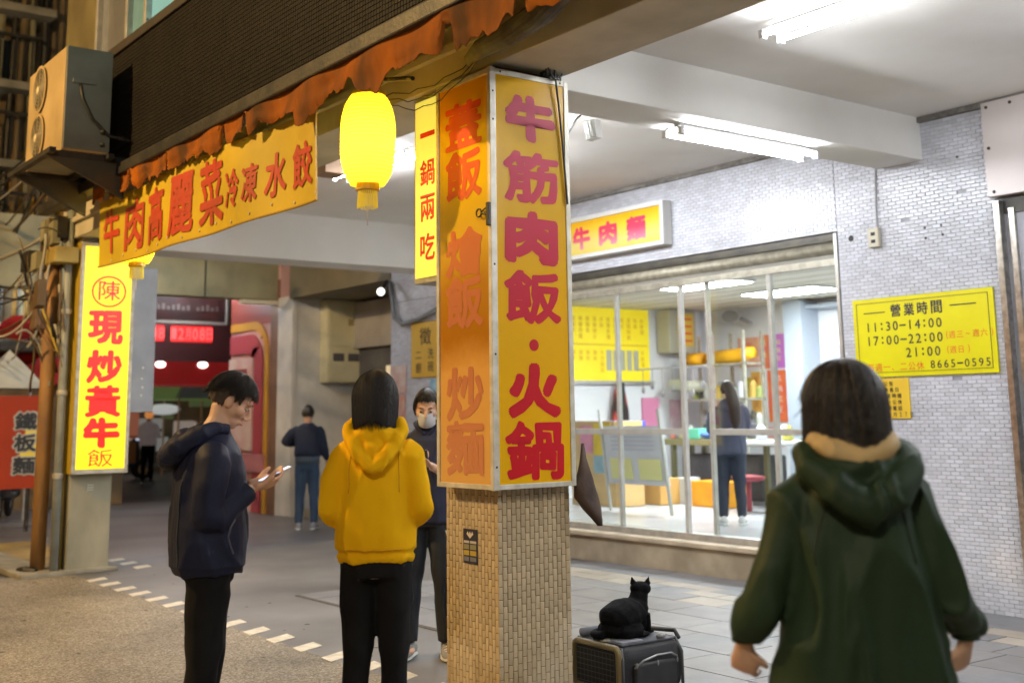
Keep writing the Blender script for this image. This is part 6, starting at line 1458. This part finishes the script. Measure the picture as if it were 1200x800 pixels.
# ---- 5. far man in navy, back view ; 6. woman inside the shop ; 7. person with the orange cap
def simple_person(label, x, y, face, z, H_, top, bot, shoe_m, hairf, arms, hem=.92, hood=False, name='jacket', cap=None, wide=1.0, undershirt=None, legw=1.0, stance=.09):
    t = person(label, x, y, face, z); k = H_ / 1.65
    hc = Vector((0, .02, 1.53)) * k; R = rotx(-.2); sh = 1.36 * k
    A = [[Vector(p) * k for p in a] for a in arms]
    st_ = stance
    body(t, k, hc, R, sh, A, .84 * k, [(-st_, .02, .45 * k), (st_, .0, .45 * k)], [(-st_ * 1.1, .0, .1), (st_ * 1.1, .0, .1)], .0095,
         [(a[-1], (a[-1] - a[-2]).normalized(), Vector((0, .5, .5)), Vector((0, .3, .9)), .6, k) for a in A])
    mb = MB()
    loft(mb, [(0, 0, hem * k, .17 * wide, .125), (0, 0, (hem + .04) * k, .178 * wide, .135), (0, 0, 1.1 * k, .172 * wide, .13), (0, 0, 1.24 * k, .175 * wide, .125), (0, -.005, 1.32 * k, .16 * wide, .112), (0, -.008, 1.37 * k, .11, .095), (0, -.005, 1.41 * k, .066, .07)], 22)
    for a in A:
        limb(mb, [Vector((a[0].x * .75, a[0].y, a[0].z)), a[0].lerp(a[1], .25), a[1], a[1].lerp(a[2], .6), a[2]], [.066, .07, .062, .05, .04], 14)
    if hood: mb.ell(Vector((0, -.11, 1.36)) * k, (.11, .06, .08))
    part(name, solid(mb, .011, 3, cloth_fold(.010, (7, 7, 3), 41, .003)), top, t)
    if undershirt:
        mb = MB(); loft(mb, [(0, 0, (hem - .10) * k, .165, .12), (0, 0, (hem + .05) * k, .165, .12)]); obj('shirt_hem', mb, undershirt, t, True, True)
    legs(t, .84 * k, .155, (-st_, .02, .45 * k), (st_, .0, .45 * k), (-st_ * 1.1, 0, .09), (st_ * 1.1, 0, .09), [.088 * legw, .08 * legw, .064 * legw, .058 * legw, .05 * legw], bot, voxel=.013)
    for s in (-1, 1): shoe(t, (s * st_ * 1.1, 0), (s * .1, 1), shoe_m, mat('white_sole', (0, 0, 0)))
    if cap:
        mb = MB(); mb.ell(hc + Vector((0, -.01, .035)), (.1, .12, .105)); obj('cap', mb, cap, t, True, True)
    else: obj('hair', hair_shell(hc, R, k, (.085, .104, .124), hairf, 1, .6, 6, .5, .010, 90, 18), HAIR, t, True, True)
    return t
short = lambda a: .05 if cos(a) > .6 else (.0 if cos(a) > -.3 else -.05)
simple_person('man in a dark navy jumper and jeans standing by the grey wall', -14.45, 7.37, (-.8, .55), 0, 1.62, mat('navy_jumper', (.008, .014, .035), (.014, .022, .05), 3, .8), mat('blue_jeans', (.03, .06, .12), (.045, .08, .15), 5, .85), mat('grey_shoe', (.3, .3, .32), None), short,
              [[(-.16, 0, 1.32), (-.30, .03, 1.16), (-.16, .20, 1.14)], [(.16, 0, 1.32), (.225, -.03, 1.08), (.26, .06, .92)]], .96, undershirt=mat('grey_blue_shirt', (.06, .09, .13), None))
t6 = simple_person('long haired woman in a dark hooded top standing inside the shop', -8.78, 9.42, (-.7, .71), .285, 1.50, mat('blue_grey_hoodie', (.045, .05, .085), (.065, .07, .11), 3, .8), mat('navy_trousers', (.012, .018, .035), (.02, .028, .05), 4, .8), mat('white_trainer', (.62, .62, .62), None), short,
              [[(-.16, 0, 1.32), (-.19, .06, 1.08), (-.06, .22, 1.1)], [(.16, 0, 1.32), (.20, .06, 1.08), (.08, .22, 1.1)]], .80, True, stance=.085)
mb = MB(); limb(mb, [(0, -.06, 1.46), (.03, -.13, 1.36), (.06, -.16, 1.22), (.07, -.165, 1.06), (.07, -.155, .98)], [.05, .06, .065, .055, .02], 12); obj('long_hair', mb, HAIR, t6, True, True)
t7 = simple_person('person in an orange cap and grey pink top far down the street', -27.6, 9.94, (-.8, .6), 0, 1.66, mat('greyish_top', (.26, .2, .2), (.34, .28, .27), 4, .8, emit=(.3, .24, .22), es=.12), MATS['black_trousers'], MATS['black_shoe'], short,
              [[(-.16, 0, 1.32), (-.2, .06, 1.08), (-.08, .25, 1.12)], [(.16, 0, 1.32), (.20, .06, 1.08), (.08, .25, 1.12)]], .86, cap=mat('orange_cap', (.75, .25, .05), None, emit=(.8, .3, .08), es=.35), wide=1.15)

# ---- parked scooters far down the street
def scooter(x, y, rz, lab, c_):
    t = thing('scooter', lab, 'scooter', (x, y, 0), rz)
    P_ = mat('scooter_paint_%.2f' % c_[0], c_, None, rough=.3)
    for yy in (-.6, .62):
        mb = MB(); mb.tube([(0, yy + .2 * cos(a * pi / 10), .25 + .2 * sin(a * pi / 10)) for a in range(21)], .05, 8); o = obj('wheel', mb, BLACK, t, True, True)
        mb = MB(); mb.tube([(-.03, yy, .25), (.03, yy, .25)], .13, 14); obj('rim', mb, ALU, o, False, True)
    mb = MB(); loft(mb, [(0, -.4, .35, .12, .3), (0, -.42, .5, .16, .38), (0, -.42, .66, .15, .36), (0, -.4, .72, .1, .3)]); mb.bbox(-.14, .14, -.1, .4, .28, .36, .03); mb.bbox(-.19, .19, .38, .5, .3, .95, .05); mb.tube([(0, .62, .3), (0, .5, .7), (0, .42, 1.0)], .05, 8)
    part('body', solid(mb, .02, 2), P_, t)
    mb = MB(); mb.bbox(-.13, .13, -.72, -.1, .72, .80, .03); obj('seat', mb, BLACK, t, False, True)
    mb = MB(); mb.tube([(-.33, .36, 1.02), (-.1, .42, 1.04), (.1, .42, 1.04), (.33, .36, 1.02)], .018, 6); obj('handlebar', mb, DARK, t, False, True)
    mb = MB(); mb.ell((0, .52, .92), (.1, .05, .07)); obj('headlight', mb, mat('headlight_glass', (.5, .55, .65), None, emit=(.6, .7, .9), es=.6), t, True, True)
    for s in (-1, 1): mb = MB(); mb.ell((s * .3, .36, 1.2), (.05, .015, .035)); mb.tube([(s * .28, .37, 1.03), (s * .3, .36, 1.18)], .008, 5); obj('mirror', mb, DARK, t, True, True)
scooter(-30.0, 10.1, .4, 'dark scooter parked far away just left of the person in the orange cap', (.05, .05, .06))
scooter(-29.0, 10.9, 2.2, 'silver scooter parked far away just right of the person in the orange cap', (.35, .37, .4))
scooter(-19.3, 4.75, 1.2, 'black scooter parked behind the red and yellow street sign', (.02, .02, .02))

# ================================================================== CAT AND CARRIER
CN = Vector((-4.87, 4.40, 0)); a1 = Vector((-.64, -.77 + .0, 0)); 
cx_, cy2 = -4.895, 4.405
ca = thing('pet_carrier', 'soft black pet carrier on wheels with an olive framed mesh front under the cat', 'pet carrier', (cx_, cy2, 0), radians(88))
# local frame: +X = long side seen on the right, -Y... front grille faces local -X
LX, LYY, HZ = .215, .198, .275
mb = MB(); mb.bbox(-LX, LX, -LYY, LYY, .03, HZ, .055)
def cfold(p, n): return .004 * noise.noise(p * 12)
part('shell', solid(mb, .009, 2, cfold), mat('carrier_fabric', (.024, .024, .028), (.016, .016, .02), 8, .7, 0, .4, 140), ca)
OL = mat('olive_plastic', (.2, .155, .065), (.16, .12, .05), 5, .4)
def frame_ring(x, y0, y1, z0, z1, r, th, m_, nm):
    pts = []
    for cx, cz, a0 in ((y1 - r, z1 - r, 0), (y0 + r, z1 - r, 90), (y0 + r, z0 + r, 180), (y1 - r, z0 + r, 270)):
        for k in range(6): a = radians(a0 + k * 18); pts.append(Vector((x, cx + r * cos(a), cz + r * sin(a))))
    pts.append(pts[0]); mb = MB(); mb.tube(pts, th, 8, False); return obj(nm, mb, m_, ca, True, True)
frame_ring(-LX - .005, -LYY + .014, LYY - .014, .045, HZ - .008, .035, .017, OL, 'front_frame')
mb = MB(); mb.box(-LX - .004, -LX + .004, -LYY + .03, LYY - .03, .06, HZ - .03); obj('dark_mesh', mb, BLACK, ca, False, True)
for k in range(11):
    y = -LYY + .045 + k * .031; mb = MB(); mb.tube([(-LX - .012, y, .06), (-LX - .012, y, HZ - .04)], .0022, 5); obj('grille_bar', mb, mat('grille_grey', (.08, .08, .085), None, rough=.4, metal=.5), ca, False, True)
for k in range(7):
    z = .075 + k * .027; mb = MB(); mb.tube([(-LX - .014, -LYY + .04, z), (-LX - .014, LYY - .04, z)], .0022, 5); obj('grille_bar', mb, MATS['grille_grey'], ca, False, True)
mb = MB(); mb.tube([(-LX + .005 + .0, -LYY + .0 - .004, .06), (-LX + .005, -LYY - .004, HZ - .07), (-LX + .02, -LYY + .02, HZ - .015), (-LX + .02, LYY - .02, HZ + .002), (-LX + .005, LYY + .004, HZ - .07)], .009, 7); obj('edge_piping', mb, mat('grey_piping', (.07, .075, .085), None, rough=.5), ca, True, True)
mb = MB(); mb.tube([(LX - .02, -LYY - .004, .05), (LX - .02, -LYY - .004, HZ - .06), (LX - .03, -LYY + .03, HZ + .002), (LX - .03, LYY - .03, HZ + .002)], .009, 7); obj('edge_piping', mb, MATS['grey_piping'], ca, True, True)
# side pocket on the right-hand side (local -Y)
mb = MB(); mb.bbox(-LX + .07, LX - .07, -LYY - .028, -LYY + .01, .05, .19, .02); part('side_pocket', solid(mb, .008, 2, cfold), mat('pocket_black', (.02, .02, .022), None, rough=.7), ca)
mb = MB(); mb.tube([(-LX + .07, -LYY - .02, .17), (-LX + .12, -LYY - .034, .205), (0, -LYY - .03, .222), (LX - .12, -LYY - .03, .222), (LX - .07, -LYY - .02, .20)], .005, 6); obj('pocket_zip', mb, mat('zip_silver', (.4, .4, .4), None, rough=.3, metal=.6), ca, True, True)
for px_ in (-LX + .075, 0.0, LX - .08):
    mb = MB(); mb.ell((px_, -LYY - .035, .185), (.005, .004, .014)); obj('zip_pull', mb, MATS['zip_silver'], ca, True, True)
mb = MB(); mb.bbox(-LX + .03, LX - .03, -LYY + .03, LYY - .03, HZ - .002, HZ + .008, .004); obj('top_panel', mb, mat('top_mesh', (.11, .12, .14), (.06, .06, .08), 20, .6), ca, False, True)
mb = MB(); mb.bbox(-LX + .05, -LX + .19, -LYY + .05, LYY - .12, HZ + .008, HZ + .014, .003); obj('top_pad', mb, mat('pad_pale', (.4, .42, .48), None), ca, False, True)
mb = MB(); mb.tube([(-.20, LYY - .05, HZ + .03), (.0, LYY - .06, HZ + .035)], .022, 10); obj('rolled_handle', mb, mat('handle_grey_blue', (.16, .18, .24), None), ca, True, True)
mb = MB(); mb.tube([(LX - .02, LYY - .02, .06), (LX + .03, LYY - .06, HZ - .05), (LX + .02, LYY - .06, HZ + .02)], .012, 7); mb.tube([(LX + .0, -LYY + .04, HZ), (LX + .03, -LYY + .1, HZ + .025), (LX + .0, LYY - .04, HZ + .01)], .012, 7); obj('carry_handle', mb, BLACK, ca, True, True)
mb = MB(); mb.lathe([(.006, 0), (.03, .0), (.034, .006), (.02, .012), (.006, .012)], (-LX + .05, -.02, HZ + .004), 16); obj('round_cap', mb, mat('cap_pale', (.5, .48, .42), None), ca, True, True)
mb = MB(); mb.ell((.10, -LYY + .05, HZ + .02), (.03, .02, .015)); obj('plush_tag', mb, mat('tag_pale', (.45, .45, .45), (.2, .2, .22), 60), ca, True, True)
for sx in (-1, 1):
    for sy in (-1, 1):
        mb = MB(); mb.tube([(sx * (LX - .05), sy * (LYY - .035) - .01, .022), (sx * (LX - .05), sy * (LYY - .035) + .01, .022)], .022, 12); obj('wheel', mb, BLACK, ca, True, True)
# cat
ct_ = thing('cat', 'black cat sitting on the pet carrier with its back to the camera', 'cat', (-4.895, 4.41, HZ + .010), .12)
ct_.scale = (1.0, 1.0, .88)
mb = MB(); EL = lambda x, y, z, a, b, c, r=None: mb.ell((x, y, z), (a, b, c), r)
limb(mb, [(0, -.13, .07), (0, -.10, .10), (0, -.03, .125), (0, .04, .145), (0, .085, .175)], [.055, .095, .098, .078, .055], 20)
limb(mb, [(0, .05, .14), (0, .08, .20), (0, .09, .24)], [.066, .05, .043], 16)
EL(0, -.06, .05, .10, .12, .055); EL(-.065, -.06, .05, .045, .085, .05); EL(.065, -.06, .05, .045, .085, .05); EL(0, .06, .09, .06, .06, .09)
HC = Vector((0, .10, .262)); HR = rotz(.75)
def HP(x, y, z): return HC + HR @ Vector((x, y, z))
mb.ell(HC, (.054, .050, .043), HR); mb.ell(HP(0, .038, -.012), (.024, .024, .019), HR); mb.ell(HP(-.028, .012, -.014), (.022, .024, .02), HR); mb.ell(HP(.028, .012, -.014), (.022, .024, .02), HR)
for s in (-1, 1):
    b = HP(s * .033, -.004, .026); rings = []
    for q in range(5):
        u = q / 4; rings.append([b + HR @ Vector((s * .010 * u, -.004 * u, .050 * u)) + HR @ Vector(((.021 * (1 - u) + .001) * cos(k * pi / 4), (.010 * (1 - u) + .001) * sin(k * pi / 4), 0)) for k in range(8)])
    mb.rings(rings)
    limb(mb, [(s * .036, .085, .12), (s * .036, .10, .05), (s * .036, .11, .012)], [.028, .019, .015]); EL(s * .036, .122, .012, .017, .026, .012); EL(s * .075, .02, .016, .022, .05, .016)
limb(mb, [(.0, -.19, .03), (-.07, -.175, .022), (-.115, -.10, .02), (-.12, -.01, .018), (-.10, .07, .016)], [.024, .022, .02, .018, .011])
def fur(p, n): return .0010 * noise.noise(p * 110) + .0022 * noise.noise(Vector((p.x * 30, p.y * 30, p.z * 12)))
mb.v = [Vector((v.x * 1.1, v.y * 1.06, v.z)) for v in mb.v]
part('body', solid(mb, .0045, 5, fur), mat('black_fur', (.004, .004, .005), (.008, .008, .009), 40, .8, 0, .3, 160, spec=.06), ct_)
for s in (-1, 1):
    mb = MB(); mb.ell(Vector((HP(s * .022, .044, .008).x * 1.1, HP(s * .022, .044, .008).y * 1.06, HP(0, 0, .008).z)), (.009, .006, .008)); obj('eye', mb, mat('cat_eye', (.4, .35, .05), None, rough=.1), ct_, True, True)
